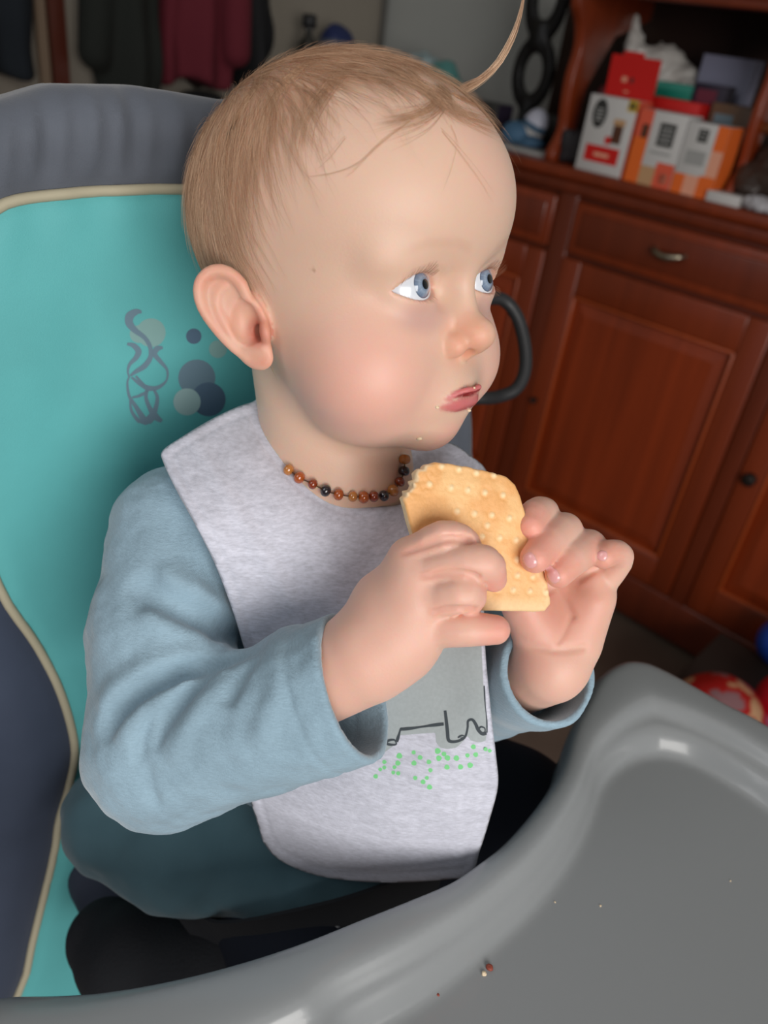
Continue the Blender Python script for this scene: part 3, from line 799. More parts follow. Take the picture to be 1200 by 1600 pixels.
_d = [(430, 67), (492, 76), (555, 90), (617, 98), (385, 131), (462, 143), (522, 152), (583, 161), (648, 170), (484, 228), (546, 236), (608, 241), (671, 252), (592, 278), (573, 318), (637, 322), (695, 331), (685, 508), (745, 512), (805, 516), (630, 505), (700, 400), (640, 400), (760, 400), (755, 460), (700, 455)]
BDOT = np.array([b2(500+x/2.3077, 700+y/2.3077) for x, y in _d])
def bisc_sdf(p):
    q = p-BP0; uv = np.stack([q@BU, q@BV], 1); w = q@BPn
    d2 = poly_sdf(uv, BPOLY)
    T = .36
    dw = np.abs(w)-T+.05*sstep(-.9, 0, d2)
    d = np.minimum(np.maximum(d2+.14, dw+.14), 0)+np.hypot(np.maximum(d2+.14, 0), np.maximum(dw+.14, 0))-.14
    e = np.min(np.linalg.norm(uv[:, None]-BDOT[None], axis=2), 1)
    d = d-(.055*np.exp(-(e/.10)**2)-.035*np.exp(-((e-.17)/.09)**2))*(w > 0)
    d = d-.012*vnoise(p*2.2, 31)-.006*vnoise(p*9, 32)
    # rough crumb on the bitten side
    bite = sstep(.8, .1, np.linalg.norm(uv-b2(644, 748), axis=1)-.35)
    return d+bite*.05*vnoise(p*7, 33)
V, Fc = sdf_mesh(bisc_sdf, BP0-4.6, BP0+4.6, .06, key='bisc')
q = V-BP0; uv = np.stack([q@BU, q@BV], 1); w = q@BPn; d2 = poly_sdf(uv, BPOLY); e = np.min(np.linalg.norm(uv[:, None]-BDOT[None], axis=2), 1)
gold = np.array(srgb((242, 192, 132))[:3]); tan = np.array(srgb((234, 174, 110))[:3]); pale = np.array(srgb((252, 226, 180))[:3]); crumbc = np.array(srgb((236, 208, 168))[:3])
k = sstep(-.3, .5, vnoise(V*.7, 41)+.5*vnoise(V*2.1, 42))[:, None]; c = gold*(1-k)+tan*k
k = (.8*sstep(.18, .06, e)*(w > 0))[:, None]; c = c*(1-k)+pale*k
k = np.maximum(sstep(-.75, -.15, d2)*.45*sstep(.2, -1.6, uv[:, 1]), .9*sstep(.28, .1, w)*sstep(-.12, 0, d2))[:, None]; c = c*(1-k)+pale*k
bt = np.linalg.norm(uv-b2(644, 748), axis=1); k = (sstep(1.1, .7, bt)*sstep(-.16, -.05, d2))[:, None]; c = c*(1-k)+crumbc*k
M_BISC = mat('biscuit', (230, 180, 120), .55, attr=True, bump=[(500, .35, .0008), (2500, .3, .0003)], noise=(700, .04))
bisc = mesh('biscuit', V, Fc, M_BISC, None, col=c, origin=BP0)
setp(bisc, 'golden rectangular biscuit with rows of pale dots and a bitten corner, held in both hands', 'biscuit')
# ------------------------------------------------------------------ crumbs
M_CRUMB = mat('crumb', (244, 222, 188), .7, bump=(900, .5, .001)); M_CRUMBR = mat('crumb_red', (150, 70, 54), .6)
def crumb(pos, r, label, m=M_CRUMB, flat=(1, 1, .7), seed=0, parent=None):
    rr = np.random.RandomState(seed); V = []; Fc = []; n1, n2 = 7, 10
    for i in range(n1+1):
        for j in range(n2):
            th = np.pi*i/n1; ph = 2*np.pi*j/n2; s = r*(1+.0*rr.rand())
            V.append([s*math.sin(th)*math.cos(ph)*flat[0], s*math.sin(th)*math.sin(ph)*flat[1], s*math.cos(th)*flat[2]])
    V = np.array(V); V = V*(1+.35*vnoise(V/r*1.5+seed*7, seed))[:, None]+pos
    Fc = [(i*n2+j, (i+1)*n2+j, (i+1)*n2+(j+1) % n2, i*n2+(j+1) % n2) for i in range(n1) for j in range(n2)]
    o = mesh('crumb', V, Fc, m, parent)
    return setp(o, label, 'crumb')
fc = vmarch(body_sdf, [(655, 685), (683, 636), (733, 641), (741, 606), (660, 681)])
for i, (a, r, l) in enumerate(((fc[0], .13, 'pale biscuit crumb sticking to the chin, the largest one on the face'), (fc[1], .09, 'small pale crumb just below the near corner of the mouth'),
        (fc[2], .10, 'small pale crumb at the edge of the lower lip, against the far cheek'), (fc[3], .06, 'tiny wet crumb on the upper lip'))):
    crumb(a, r, l, seed=i+1)
# ------------------------------------------------------------------ amber bead necklace
nk = empty('necklace', P(560, 760, 38.2), 'amber bead necklace in orange, honey and black round the neck of the baby', 'necklace')
bd = [((455, 733), 2), ((471, 745), 1), ((491, 755), 0), ((510, 765), 3), ((529, 771), 1), ((550, 774), 2), ((566, 775), 1), ((581, 774), 0), ((596, 773), 3), ((610, 765), 2), ((620, 752), 0), ((626, 736), 3), ((627, 718), 2)]
bm_ = [mat('amber_dark', (150, 58, 22), .12, coat=1, trans=.25), mat('amber_orange', (190, 92, 34), .12, coat=1, trans=.3), mat('amber_honey', (206, 132, 62), .14, coat=1, trans=.3), mat('amber_black', (34, 28, 34), .15, coat=1)]
kk = vmarch(body_sdf, [b[0] for b in bd]); _, gg = sgrad(body_sdf, kk); NB = kk+gg*.2
for i, ((_, ci), c0) in enumerate(zip(bd, NB)):
    V = []; Fc = []; n1, n2 = 10, 16; ax = unit(NB[min(i+1, 12)]-NB[max(i-1, 0)] if True else 0); u_ = unit(np.cross(ax, [.1, .2, 1])); v_ = np.cross(ax, u_); R_ = .285+.025*math.sin(i*2.3)
    for a in range(n1+1):
        for b in range(n2):
            th = np.pi*a/n1; ph = 2*np.pi*b/n2
            V.append(c0+ax*R_*.82*math.cos(th)+R_*math.sin(th)**.8*(math.cos(ph)*u_+math.sin(ph)*v_))
    Fc = [(a*n2+b, (a+1)*n2+b, (a+1)*n2+(b+1) % n2, a*n2+(b+1) % n2) for a in range(n1) for b in range(n2)]
    mesh('bead', V, Fc, bm_[ci], nk)
order = list(range(13)); V, Fc = tube(crv(NB[order], 60), .035, 6); mesh('string', V, Fc, mat('string', (90, 60, 40), .8), nk)
# ------------------------------------------------------------------ bib
BCTL = np.array([(408, 628, 40.2), (330, 655, 38.4), (254, 705, 36.9), (300, 820, 35.2), (350, 900, 35.9), (388, 1000, 37.6), (400, 1150, 40), (450, 760, 37.0), (450, 900, 36.4), (430, 700, 38.2), (520, 785, 37.6), (600, 800, 38.0), (665, 790, 39.6), (700, 715, 41.6), (655, 715, 42.4), (652, 765, 40.2), (760, 740, 43.2), (765, 850, 41.5),
    (600, 900, 37.0), (700, 900, 38.6), (600, 1000, 37.5), (700, 1000, 37.4), (755, 1010, 37.0), (600, 1100, 38.0), (700, 1100, 37.5), (770, 1100, 37.0), (600, 1200, 38.3), (700, 1200, 37.8), (775, 1200, 37.9), (410, 1290, 41.6), (500, 1250, 39.6), (500, 1320, 41.0), (600, 1270, 39.0), (700, 1270, 38.8), (760, 1280, 39.6), (600, 1330, 40.6), (700, 1330, 40.6), (600, 1378, 42.6), (735, 1366, 42.0), (480, 1370, 43)])
def rbf_fit(C):
    X = C[:, :2]/200; r = np.linalg.norm(X[:, None]-X[None], axis=2); K = np.where(r > 0, r*r*np.log(r+1e-12), 0)+np.eye(len(X))*.02
    Q = np.c_[np.ones(len(X)), X]; A = np.block([[K, Q], [Q.T, np.zeros((3, 3))]]); return np.linalg.solve(A, np.r_[C[:, 2], 0, 0, 0])
_bw = rbf_fit(BCTL)
def bib_depth(px):
    X = np.asarray(px, float)/200; C = BCTL[:, :2]/200; r = np.linalg.norm(X[:, None]-C[None], axis=2); K = np.where(r > 0, r*r*np.log(r+1e-12), 0)
    d = K@_bw[:len(C)]+np.c_[np.ones(len(X)), X]@_bw[len(C):]
    # soft creases of the jersey
    f = .10*np.exp(-(((px[:, 0]-330)*.85-(px[:, 1]-700)*.52+18)/14)**2)*sstep(1050, 900, px[:, 1])
    return d-f+.06*vnoise(np.c_[px/55, px[:, :1]*0], 21)-.12*np.exp(-((px[:, 0]-(700+.1*(px[:, 1]-1100)))/22)**2)*sstep(1240, 1300, px[:, 1])
def bibP(px): 
    px = np.asarray(px, float); d = bib_depth(px); return np.array([P(x, y, a) for (x, y), a in zip(px, d)])
_out = [(408, 612), (398, 626), (370, 636), (330, 655), (285, 682), (254, 704), (255, 722), (275, 765), (305, 820), (335, 880), (359, 942), (377, 998), (392, 1060), (385, 1150), (384, 1220), (404, 1292), (413, 1318), (440, 1346), (495, 1368), (560, 1377), (620, 1379), (690, 1375), (735, 1367), (750, 1328), (765, 1280), (778, 1228), (775, 1180), (768, 1120), (758, 1010), (757, 930), (765, 860), (770, 790), (760, 736), (735, 712), (705, 692), (672, 690),
        (636, 700), (632, 725), (634, 752), (640, 777), (620, 789), (570, 790), (522, 779), (472, 747), (432, 697), (411, 655)]
_out = resample(crv_closed(_out, 400), 4.6)
p2, tri, nb_ = cdt_patch(_out, 4.6)
Vf = bibP(p2); pn = np.zeros_like(Vf)
for t in tri:
    n = np.cross(Vf[t[1]]-Vf[t[0]], Vf[t[2]]-Vf[t[0]])
    if n@(Vf[t[0]]-CAM) > 0: n = -n
    for i in t: pn[i] += n
pn /= np.linalg.norm(pn, axis=1)[:, None]
# round hem: the sheet is 2 mm thick, edge turned in
ds = -poly_sdf(p2, _out); edge = np.clip(ds/9, 0, 1); th = .10*np.sqrt(np.clip(1-(1-edge)**2, 0, 1))
seam = .055*np.exp(-((ds-17)/2.6)**2)
Va = Vf+pn*(th+.0-seam)[:, None]; Vb = Vf-pn*(.10*np.sqrt(np.clip(1-(1-edge)**2, 0, 1)))[:, None]
nv = len(Vf); F1 = []
for t in tri:
    n = np.cross(Va[t[1]]-Va[t[0]], Va[t[2]]-Va[t[0]]); t = tuple(t) if n@(Va[t[0]]-CAM) < 0 else tuple(t[::-1])
    F1.append(t); F1.append(tuple(i+nv for i in t[::-1]))
M_BIB = mat('grey_melange', (203, 204, 217), .9, sheen=.3, spec=.15, noise=[(330, .13, (1, 1, 3.5)), (110, .08, (1, 1, 2.5))], bump=[(1800, .3, .0006)])
bib = mesh('bib', np.vstack([Va, Vb]), F1, M_BIB, None); 
md = bib.modifiers.new('weld', 'WELD'); md.merge_threshold = .00002
setp(bib, 'light grey jersey bib with a printed grey animal and green dots, worn by the baby', 'bib')
def decal(poly, name, m, off=.02, sp=5, base=None):
    poly = resample(np.asarray(poly, float), sp*.8); q, tr, _ = cdt_patch(poly, sp)
    V = bibP(q); e = 2.; gx = bibP(q+(e, 0))-bibP(q-(e, 0)); gy = bibP(q+(0, e))-bibP(q-(0, e)); n = np.cross(gx, gy); n /= np.linalg.norm(n, axis=1)[:, None]; n[(n*(V-CAM)).sum(1) > 0] *= -1
    V = V+n*(.10+off); Fc = []
    for t in tr:
        nn = np.cross(V[t[1]]-V[t[0]], V[t[2]]-V[t[0]]); Fc.append(tuple(t) if nn@(V[t[0]]-CAM) < 0 else tuple(t[::-1]))
    return mesh(name, V, Fc, m, bib)
M_PG = mat('print_grey', (168, 176, 178), .85, noise=(600, .05)); M_PL = mat('print_line', (62, 70, 76), .8); M_PGR = mat('print_green', (126, 212, 140), .8)
k1 = lambda L: [(540+x/4.2857, 1080+y/4.2857) for x, y in L]
setp(decal(k1([(215, -360), (205, 0), (235, 180), (243, 330), (240, 410), (262, 405), (290, 385), (330, 355), (350, 315), (365, 290), (603, 272), (608, 340), (635, 372), (680, 382), (745, 370), (790, 325), (815, 290), (835, 322), (880, 335), (915, 333), (938, 320), (945, 200), (925, 0), (905, -360)]), 'print', M_PG, .004, 5), 'grey painted body of a printed animal')
def stroke(L, w, name='print_line'):
    c = crv(k1(L), len(L)*6); t = np.gradient(c, axis=0); t /= np.linalg.norm(t, axis=1)[:, None]+1e-9; n = np.c_[-t[:, 1], t[:, 0]]; ww = w*(1+.25*np.sin(np.linspace(0, 9, len(c))))[:, None]
    a = c+n*ww; b = c-n*ww; pp = np.vstack([a, b]); V = bibP(pp); gx = bibP(pp+(2, 0))-bibP(pp-(2, 0)); gy = bibP(pp+(0, 2))-bibP(pp-(0, 2)); nn = np.cross(gx, gy); nn /= np.linalg.norm(nn, axis=1)[:, None]; nn[(nn*(V-CAM)).sum(1) > 0] *= -1
    V = V+nn*.112; m = len(c); Fc = [(i, i+1, m+i+1, m+i) for i in range(m-1)]
    mesh(name, V, Fc, M_PL, bib)
stroke([(270, 345), (290, 325), (330, 322), (340, 350), (300, 352), (275, 345)], 1.6); stroke([(345, 335), (358, 290), (370, 252), (385, 248)], 2.0)
stroke([(372, 250), (450, 242), (560, 226), (660, 215)], 2.2); stroke([(668, 125), (675, 180), (684, 260), (690, 318), (715, 332), (760, 325), (800, 300), (818, 240), (822, 195), (850, 185), (872, 215), (888, 252), (915, 278), (942, 272)], 2.2)
stroke([(752, 305), (780, 290), (800, 300), (770, 312)], 1.2); stroke([(888, 250), (905, 232), (930, 240), (930, 265), (905, 272), (892, 255)], 1.2); stroke([(945, 270), (944, 180), (935, 80), (928, -40)], .9)
for i, (x, y, r) in enumerate([(362, 427, 20), (352, 475, 18), (330, 503, 14), (322, 538, 14), (355, 543, 15), (458, 405, 15), (460, 475, 18), (500, 438, 17), (558, 468, 16), (568, 522, 15), (468, 573, 15), (545, 572, 14), (520, 598, 17), (562, 632, 18), (618, 395, 20), (625, 443, 19), (660, 415, 17), (683, 440, 19), (742, 440, 19), (678, 500, 18), (768, 498, 18), (832, 487, 19), (815, 422, 15), (870, 417, 17), (855, 365, 17), (935, 380, 14), (962, 390, 13), (262, 468, 15), (262, 505, 14), (235, 518, 13), (205, 563, 16)]):
    a = np.linspace(0, 2*np.pi, 12, endpoint=False); decal(k1([(x+r*math.cos(t)*(1+.12*math.sin(3*t+i)), y+r*math.sin(t)) for t in a]), 'print_dot', M_PGR, .006, 3)
# ------------------------------------------------------------------ high chair
#<chair>
hc = empty('high_chair', (-4, 38, 0), 'high chair with turquoise and grey padded back and grey plastic tray, holding the baby', 'high chair')
CN = unit([.65, -.76, .1]); CS = unit(np.cross([0, 0, 1.], CN)); CS = CS if CS[0] < 0 else -CS; CT = np.cross(CS, CN); CT = CT if CT[2] > 0 else -CT
C0 = np.array([-9, 43.2, 90.])
def cst(p): r = p-C0; return r@CS, r@CT, r@CN
def c2w(s, t, n): return C0+np.asarray(s)[..., None]*CS+np.asarray(t)[..., None]*CT+np.asarray(n)[..., None]*CN
def c2(px, py): q = onplane(px, py, C0, CN); return np.array([(q-C0)@CS, (q-C0)@CT])
_half = [(0, 20.7), (5, 21.1), (9, 20.9), (13, 19.6), (16, 17), (18, 13.5), (19, 9), (19.4, 2), (20.6, -3), (22.6, -8), (24, -15), (24, -30), (23.5, -44)]
BACKP = resample(np.array(_half+[(-a, b) for a, b in _half[::-1]][:-1]), 1.)
_pan = [(0, 16.5), (6, 16.5), (10.4, 16.2), (12.4, 15.7), (14.2, 14.0), (15.4, 10), (15.9, 3), (15.2, -3.9), (13.8, -8.4), (12.9, -12.5), (12.6, -17), (13.3, -20), (14.3, -22.7), (15.1, -26), (18.2, -36), (18.4, -42)]
PANP = crv_closed(np.array(_pan+[(-a, b) for a, b in _pan[::-1]][:-1]), 120)
def front_h(s, t):
    d = poly_sdf(np.stack([s, t], 1), PANP)
    h = .55*np.exp(-(np.maximum(d, 0)-2.6)**2/3.2)*(d > 0) + .12*np.cos(s*.22)
    # gathers in the grey band, fanning down to the piping
    ph = s*(1.15+.012*t)+1.6*vnoise(np.stack([s*.22, t*.05, s*0], 1), 61)+.09*t
    g = np.sin(ph*1.25)*.35+np.maximum(np.sin(ph*3.3+1.2*vnoise(np.stack([s*.3, t*.1, s*0], 1), 68)), -.4)*.34+.6*vnoise(np.stack([s*.9+.1*t, t*.10, s*0], 1), 62)
    h = h+.50*g*sstep(0, 1.8, d)*sstep(-6, 4, t)
    h = h+.10*vnoise(np.stack([s*.35+.08*t, t*.12, s*0], 1), 63)*sstep(0, -1.5, d)+.06*np.sin(s*2.3+1.5*vnoise(np.stack([s*.5, t*0, s*0], 1), 64))*sstep(-3.2, -.4, d)*sstep(6, 12, t)
    h = h-.25*np.exp(-(d/.5)**2)
    return h
def back_sdf(p):
    s, t, n = cst(p); d2 = poly_sdf(np.stack([s, t], 1), BACKP)
    f = front_h(s, t); dn = np.abs(n+2.4-f*.5)-(2.4+f*.5); R_ = 1.7
    a, b = d2+R_, dn+R_
    return np.minimum(np.maximum(a, b), 0)+np.hypot(np.maximum(a, 0), np.maximum(b, 0))-R_
M_CGREY = mat('grey_fabric', (96, 99, 115), .75, attr=True, sheen=.3, spec=.25, noise=(40, .05), bump=[(1200, .25, .0006)])
M_TEAL = mat('turquoise_fabric', (94, 178, 180), .6, sheen=.2, spec=.3, noise=(25, .04), bump=[(1400, .25, .0005)])
M_PIPE = mat('beige_piping', (178, 170, 146), .7)
M_PRINT = mat('print_slate', (104, 130, 146), .7); M_PR2 = mat('print_pale', (152, 182, 184), .7); M_PR3 = mat('print_dark', (80, 104, 128), .7); M_PR4 = mat('print_taupe', (130, 168, 166), .7)
V, Fc = sdf_mesh(back_sdf, (-40, 20, 40), (25, 75, 118), .34, key='chair')
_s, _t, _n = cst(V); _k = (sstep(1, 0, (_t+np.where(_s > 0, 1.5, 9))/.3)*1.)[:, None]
mesh('backrest_cushion', V, Fc, M_CGREY, hc, col=np.array(srgb((93, 98, 108))[:3])*(1-_k)+np.array(srgb((62, 71, 90))[:3])*_k)  # lower part goes navy: shade painted into the grey fabric
def on_front(q, off=0.): q = np.asarray(q, float); return c2w(q[:, 0], q[:, 1], front_h(q[:, 0], q[:, 1])+off)
def fpatch(poly, name, m, off, sp, parent):
    poly = resample(poly, sp*.8); q, tr, _ = cdt_patch(poly, sp); V = on_front(q, off); F2 = []
    for t in tr:
        n = np.cross(V[t[1]]-V[t[0]], V[t[2]]-V[t[0]]); F2.append(tuple(t) if n@CN > 0 else tuple(t[::-1]))
    return mesh(name, V, F2, m, parent)
panel = fpatch(PANP, 'backrest_panel', M_TEAL, .14, .45, hc)
V, Fc = tube(on_front(resample(PANP, .5), .16), .27, 10, closed=True); setp(mesh('piping', V, Fc, M_PIPE, hc), 'beige piping round the turquoise panel')
# printed motif: traced strokes on the fabric
kz = lambda L: np.array([c2(150+x/4.444, 440+y/4.444) for x, y in L])
def fstroke(L, w, m=M_PRINT):
    c = crv(kz(L), len(L)*8); t = np.gradient(c, axis=0); t /= np.linalg.norm(t, axis=1)[:, None]+1e-9; n = np.c_[-t[:, 1], t[:, 0]]; ww = np.interp(np.linspace(0, 1, len(c)), np.linspace(0, 1, len(w)), w)[:, None]
    V = on_front(np.vstack([c+n*ww, c-n*ww]), .165); k = len(c); F2 = []
    for i in range(k-1):
        f = (i, i+1, k+i+1, k+i); nn = np.cross(V[f[1]]-V[f[0]], V[f[2]]-V[f[0]]); F2.append(f if nn@CN > 0 else f[::-1])
    mesh('printed_swirl', V, F2, m, panel)
def fdisc(x, y, r, m, off=.15):
    c = np.array([(x+r*math.cos(a), y+r*math.sin(a)) for a in np.linspace(0, 2*np.pi, 40, endpoint=False)]); fpatch(kz(c), 'printed_dot', m, off, .2, panel)
fdisc(375, 350, 100, M_PR4, .145); fdisc(290, 360, 62, M_PR4, .147); fdisc(668, 373, 54, M_PR3); fdisc(835, 462, 62, M_PR4); fdisc(690, 662, 128, M_PRINT, .147); fdisc(770, 810, 118, M_PR3, .155); fdisc(622, 828, 94, M_PR2, .165)
W_ = .115
fstroke([(308, 205), (270, 205), (228, 235), (225, 285), (265, 335), (330, 385), (368, 450), (370, 520), (330, 580), (270, 620), (232, 650)], [W_*.6, W_*1.4, W_*2, W_*1.8, W_*1.3, W_, W_, W_*1.2, W_*1.4, W_, W_*.5])
fstroke([(210, 428), (255, 440), (288, 480), (270, 525), (228, 570), (215, 620), (225, 660)], [W_*.6, W_*1.2, W_*1.5, W_*1.2, W_*.8, W_*.5, W_*.4])
fstroke([(455, 452), (415, 462), (400, 500), (440, 550), (485, 610), (480, 680), (425, 728), (360, 735), (300, 705), (240, 660)], [W_*.6, W_*1.5, W_*1.2, W_, W_*.6, W_*.5, W_, W_*1.3, W_, W_*.5])
fstroke([(225, 655), (212, 700), (225, 790), (275, 870), (330, 960)], [W_*.4, W_*.5, W_*.7, W_, W_*1.6]); fstroke([(230, 820), (240, 890), (270, 940), (300, 970)], [.05, .08, .1, .12])
fstroke([(245, 800), (300, 785), (345, 745), (270, 650)], [.06, .09, .09, .06]); fstroke([(350, 745), (340, 800), (365, 870), (405, 930), (450, 965)], [.08, .1, .12, .2, .1]); fstroke([(395, 745), (418, 800), (405, 880), (375, 940), (350, 965)], [.07, .1, .14, .25, .25])
fstroke([(290, 968), (340, 968), (385, 966)], [.05, .2, .05])
# seat, legs, frame, belt, handle
def seat_sdf(p):
    r = p-(C0+CN*14+np.array([0, 0, -30.5])); q = np.stack([r@BS, r@BN, r[:, 2]], 1)
    return rbox(q, (14.5, 14.5, 2.6), 2.2)-.15*vnoise(p*.3, 66)
M_CDARK = mat('dark_seat_fabric', (58, 62, 76), .8, spec=.2, bump=(1000, .2, .0006))
V, Fc = sdf_mesh(seat_sdf, (-40, 5, 52), (36, 70, 72), .6, key='chair'); mesh('seat_cushion', V, Fc, M_CDARK, hc)
M_FR = mat('frame_tube', (150, 152, 156), .35, metal=.3)
sb = C0+CN*14+np.array([0, 0, -34])
for a, b in ((1, 1), (1, -1), (-1, 1), (-1, -1)):
    t0 = sb+BS*9*a+BN*10*b+np.array([0, 0, 2]); t1 = sb+BS*14*a+BN*24*b; t1[2] = 1.2
    V, Fc = tube(np.array([t0, (t0+t1)/2, t1]), 1.25, 12); mesh('leg', V, Fc, M_FR, hc)
M_BLK = mat('black_webbing', (22, 23, 28), .8, bump=(700, .4, .001, (1, 1, 6))); M_BPL = mat('black_plastic', (40, 40, 42), .5)
bel = P(250, 1460, 47.5)
lap = crv([P(330, 1500, 47.4), P(390, 1500, 45.6), (P(460, 1480, 44.6)), P(560, 1450, 45.2), P(680, 1400, 47.5)], 40)
hpf = lambda p: chain(p, [P(168, 1466, 51.6), P(215, 1508, 49.6), P(330, 1525, 48), P(500, 1500, 47.6), P(620, 1450, 48.5)], [2.5, 3.2, 3.4, 3.2, 3.0], 1)-.2*vnoise(p*.4, 55)
V, Fc = sdf_mesh(hpf, (-28, 12, 58), (20, 50, 84), .4, key='chair'); setp(mesh('hip_pad', V, Fc, mat('black_padding', (18, 20, 26), .85, bump=(500, .4, .001)), hc), 'black padded hip restraint')
up = np.array([0, 0, 1.]); tt = np.gradient(lap, axis=0); tt /= np.linalg.norm(tt, axis=1)[:, None]; nn_ = np.cross(tt, up); nn_ /= np.linalg.norm(nn_, axis=1)[:, None]; bb = np.cross(nn_, tt)
prof = np.array([(-3.4, -.1), (3.6, -.1), (3.6, .1), (-3.4, .1)]); V = (lap[:, None]+bb[:, None]*prof[None, :, :1]+nn_[:, None]*prof[None, :, 1:]).reshape(-1, 3); k = 4
F2 = [(i*k+j, i*k+(j+1) % k, (i+1)*k+(j+1) % k, (i+1)*k+j) for i in range(len(lap)-1) for j in range(k)]+[(0, 1, 2, 3), tuple((len(lap)-1)*k+j for j in (3, 2, 1, 0))]
setp(mesh('lap_belt', V, F2, M_BLK, hc, smooth=False), 'black webbing belt over the lap')
bk = P(478, 1462, 44.6)
def bkl(p): r = p-bk; q = np.stack([r@CR, r@CU, r@CF], 1); d = rbox(q, (2.0, 1.4, .5), .3); return smax(d, -rbox(q-(0, 0, -.5), (1.2, .8, .25), .1), .1)
V, Fc = sdf_mesh(bkl, bk-3, bk+3, .15, key='chair'); mesh('buckle', V, Fc, mat('grey_buckle', (96, 98, 102), .4), hc)
hp = np.array([c2w(-17.5, 10.5, -2.2), P(748, 464, 61), P(785, 468, 62.5), P(808, 495, 63), P(820, 540, 63.2), P(820, 580, 63.2), P(806, 608, 63), P(778, 620, 62.5), P(748, 622, 61), c2w(-17.5, 1.5, -2.2)])
V, Fc = tube(crv(hp, 60), .52, 14); V2 = V; setp(mesh('side_handle', V, Fc, M_BPL, hc), 'black plastic hoop at the far side of the backrest')
# ------------------------------------------------------------------ tray
RIMZ, FLZ = 80.0, 77.6
TO = np.array([-1.5, 35.5]); tb = np.array([.654, -.756]); te = np.array([.756, .654])
def t2(a, c): return TO+tb*a+te*c
_ch = [(0, 1547), (150, 1541), (300, 1516), (450, 1474), (560, 1432), (640, 1401), (700, 1376), (742, 1348), (783, 1316), (825, 1270), (858, 1225), (875, 1187), (888, 1142), (908, 1100), (927, 1062), (950, 1041), (975, 1031), (1008, 1034), (1042, 1049), (1083, 1072), (1137, 1103), (1200, 1136)]
_co = [onz(x, y, RIMZ-.6)[:2] for x, y in _ch]
_rest = [t2(26, 24.5), t2(33, 22.5), t2(38, 16), t2(40, 6), t2(40, -6), t2(38, -16), t2(33, -23), t2(24, -25.5), t2(15, -24.5), t2(9, -23.3), t2(7.4, -22)]
TOUT = resample(crv_closed(np.array(_co+_rest), 400), .45)
_fl = [(560, 1640), (640, 1590), (700, 1548), (783, 1477), (846, 1415), (896, 1346), (925, 1283), (944, 1232), (975, 1203), (1017, 1190), (1075, 1198), (1135, 1230), (1200, 1273)]
_fi = [onz(x, y, FLZ)[:2] for x, y in _fl]
_fr = [t2(25, 19.5), t2(31, 18), t2(35, 12), t2(36, 4), t2(36, -6), t2(34, -14), t2(29, -19), t2(22, -20.5), t2(17.5, -17), t2(17.2, -10)]
TIN = resample(crv_closed(np.array(_fi+_fr), 300), .45)
def tray_parts(p):
    uv = p[:, :2]; do = -poly_sdf(uv, TOUT); di = poly_sdf(uv, TIN)    # both positive on the rim
    return do, di
def tray_sdf(p):
    do, di = tray_parts(p); z = p[:, 2]
    t = np.clip(do/(np.maximum(do, 0)+np.maximum(di, 0)+1e-6), 0, 1); t = np.where(di <= 0, 1, np.where(do <= 0, 0, t))
    x = np.array([0, .10, .25, .45, .55, .64, .72, .80, .92, 1]); y = np.array([-.7, -.12, 0, -.03, -.26, -.88, -1.02, -1.38, -2.28, -2.4])
    H = RIMZ+np.interp(t, np.linspace(0, 1, 60), crv(np.c_[x, y], 400)[np.searchsorted(crv(np.c_[x, y], 400)[:, 0], np.linspace(0, 1, 60)).clip(0, 399), 1])
    top = (z-H)*.8; bot = (H-1.0-.0*z)-z
    side = -do
    a, b = side+.7, top+.7
    d = np.minimum(np.maximum(a, b), 0)+np.hypot(np.maximum(a, 0), np.maximum(b, 0))-.7
    d = smax(d, (RIMZ-4.2)-z, .1)
    return d
V, Fc = sdf_mesh(tray_sdf, (-30, -12, 74.5), (45, 48, 81.5), .3, key='chair', newton=3)
M_TRAY = mat('grey_plastic', (144, 147, 149), .27, spec=.5, coat=.3, bump=[(60, .04, .001)])
tray = mesh('tray', V, Fc, M_TRAY, hc); setp(tray, 'glossy grey plastic tray with raised rim')
#</chair>
for i, (x, y, r, m, l) in enumerate(((764, 1513, .17, M_CRUMBR, 'reddish brown crumb on the tray floor near its inner rim'), (756, 1522, .12, M_CRUMB, 'pale crumb touching the reddish one on the tray'), (684, 1555, .07, M_CRUMBR, 'tiny brown speck on the tray rim, nearest the bottom of the photo'), (938, 1416, .06, M_CRUMB, 'tiny pale crumb out on the tray floor, nearest the middle'), (867, 1410, .05, M_CRUMB, 'tiny pale speck at the foot of the inner tray rim'), (1141, 1377, .05, M_CRUMB, 'tiny pale speck farthest right on the tray floor'))):
    a = onz(x, y, FLZ-.02); crumb(a+(0, 0, r*.5), r, l, m, seed=10+i)
# ------------------------------------------------------------------ room, sideboard and its load
_v = P(-1000, -200, 1)-CAM; _v[2] = 0; D = -unit(_v); N = np.array([-D[1], D[0], 0]); Q0 = onz(1000, 288, 94)*(1, 1, 0)
def S(s, w, z): return Q0+D*s+N*w+np.array([0, 0, z])
def bx(s0, s1, w0, w1, z0, z1): return boxVF(S(s0, w0, z0), D*(s1-s0), N*(w1-w0), (0, 0, z1-z0))
def struct(o): o['kind'] = 'structure'; return o
M_WALL = mat('wall_paint', (176, 178, 174), .9, noise=(6, .03), bump=(120, .1, .001)); M_WALL2 = mat('wall_paint_warm', (150, 142, 130), .9, noise=(5, .05), bump=(120, .1, .001))
M_FLOOR = mat('floor_tile', (98, 84, 74), .5, noise=(7, .15))
WB = 46; CS_ = -120
struct(mesh('wall_back', *bx(CS_-12, 190, WB, WB+12, -6, 260), M_WALL, smooth=False)); struct(mesh('wall_left', *bx(CS_-12, CS_, -420, WB, -6, 260), M_WALL2, smooth=False))
struct(mesh('floor', *bx(CS_-12, 320, -420, WB+12, -6, 0), M_FLOOR, smooth=False))
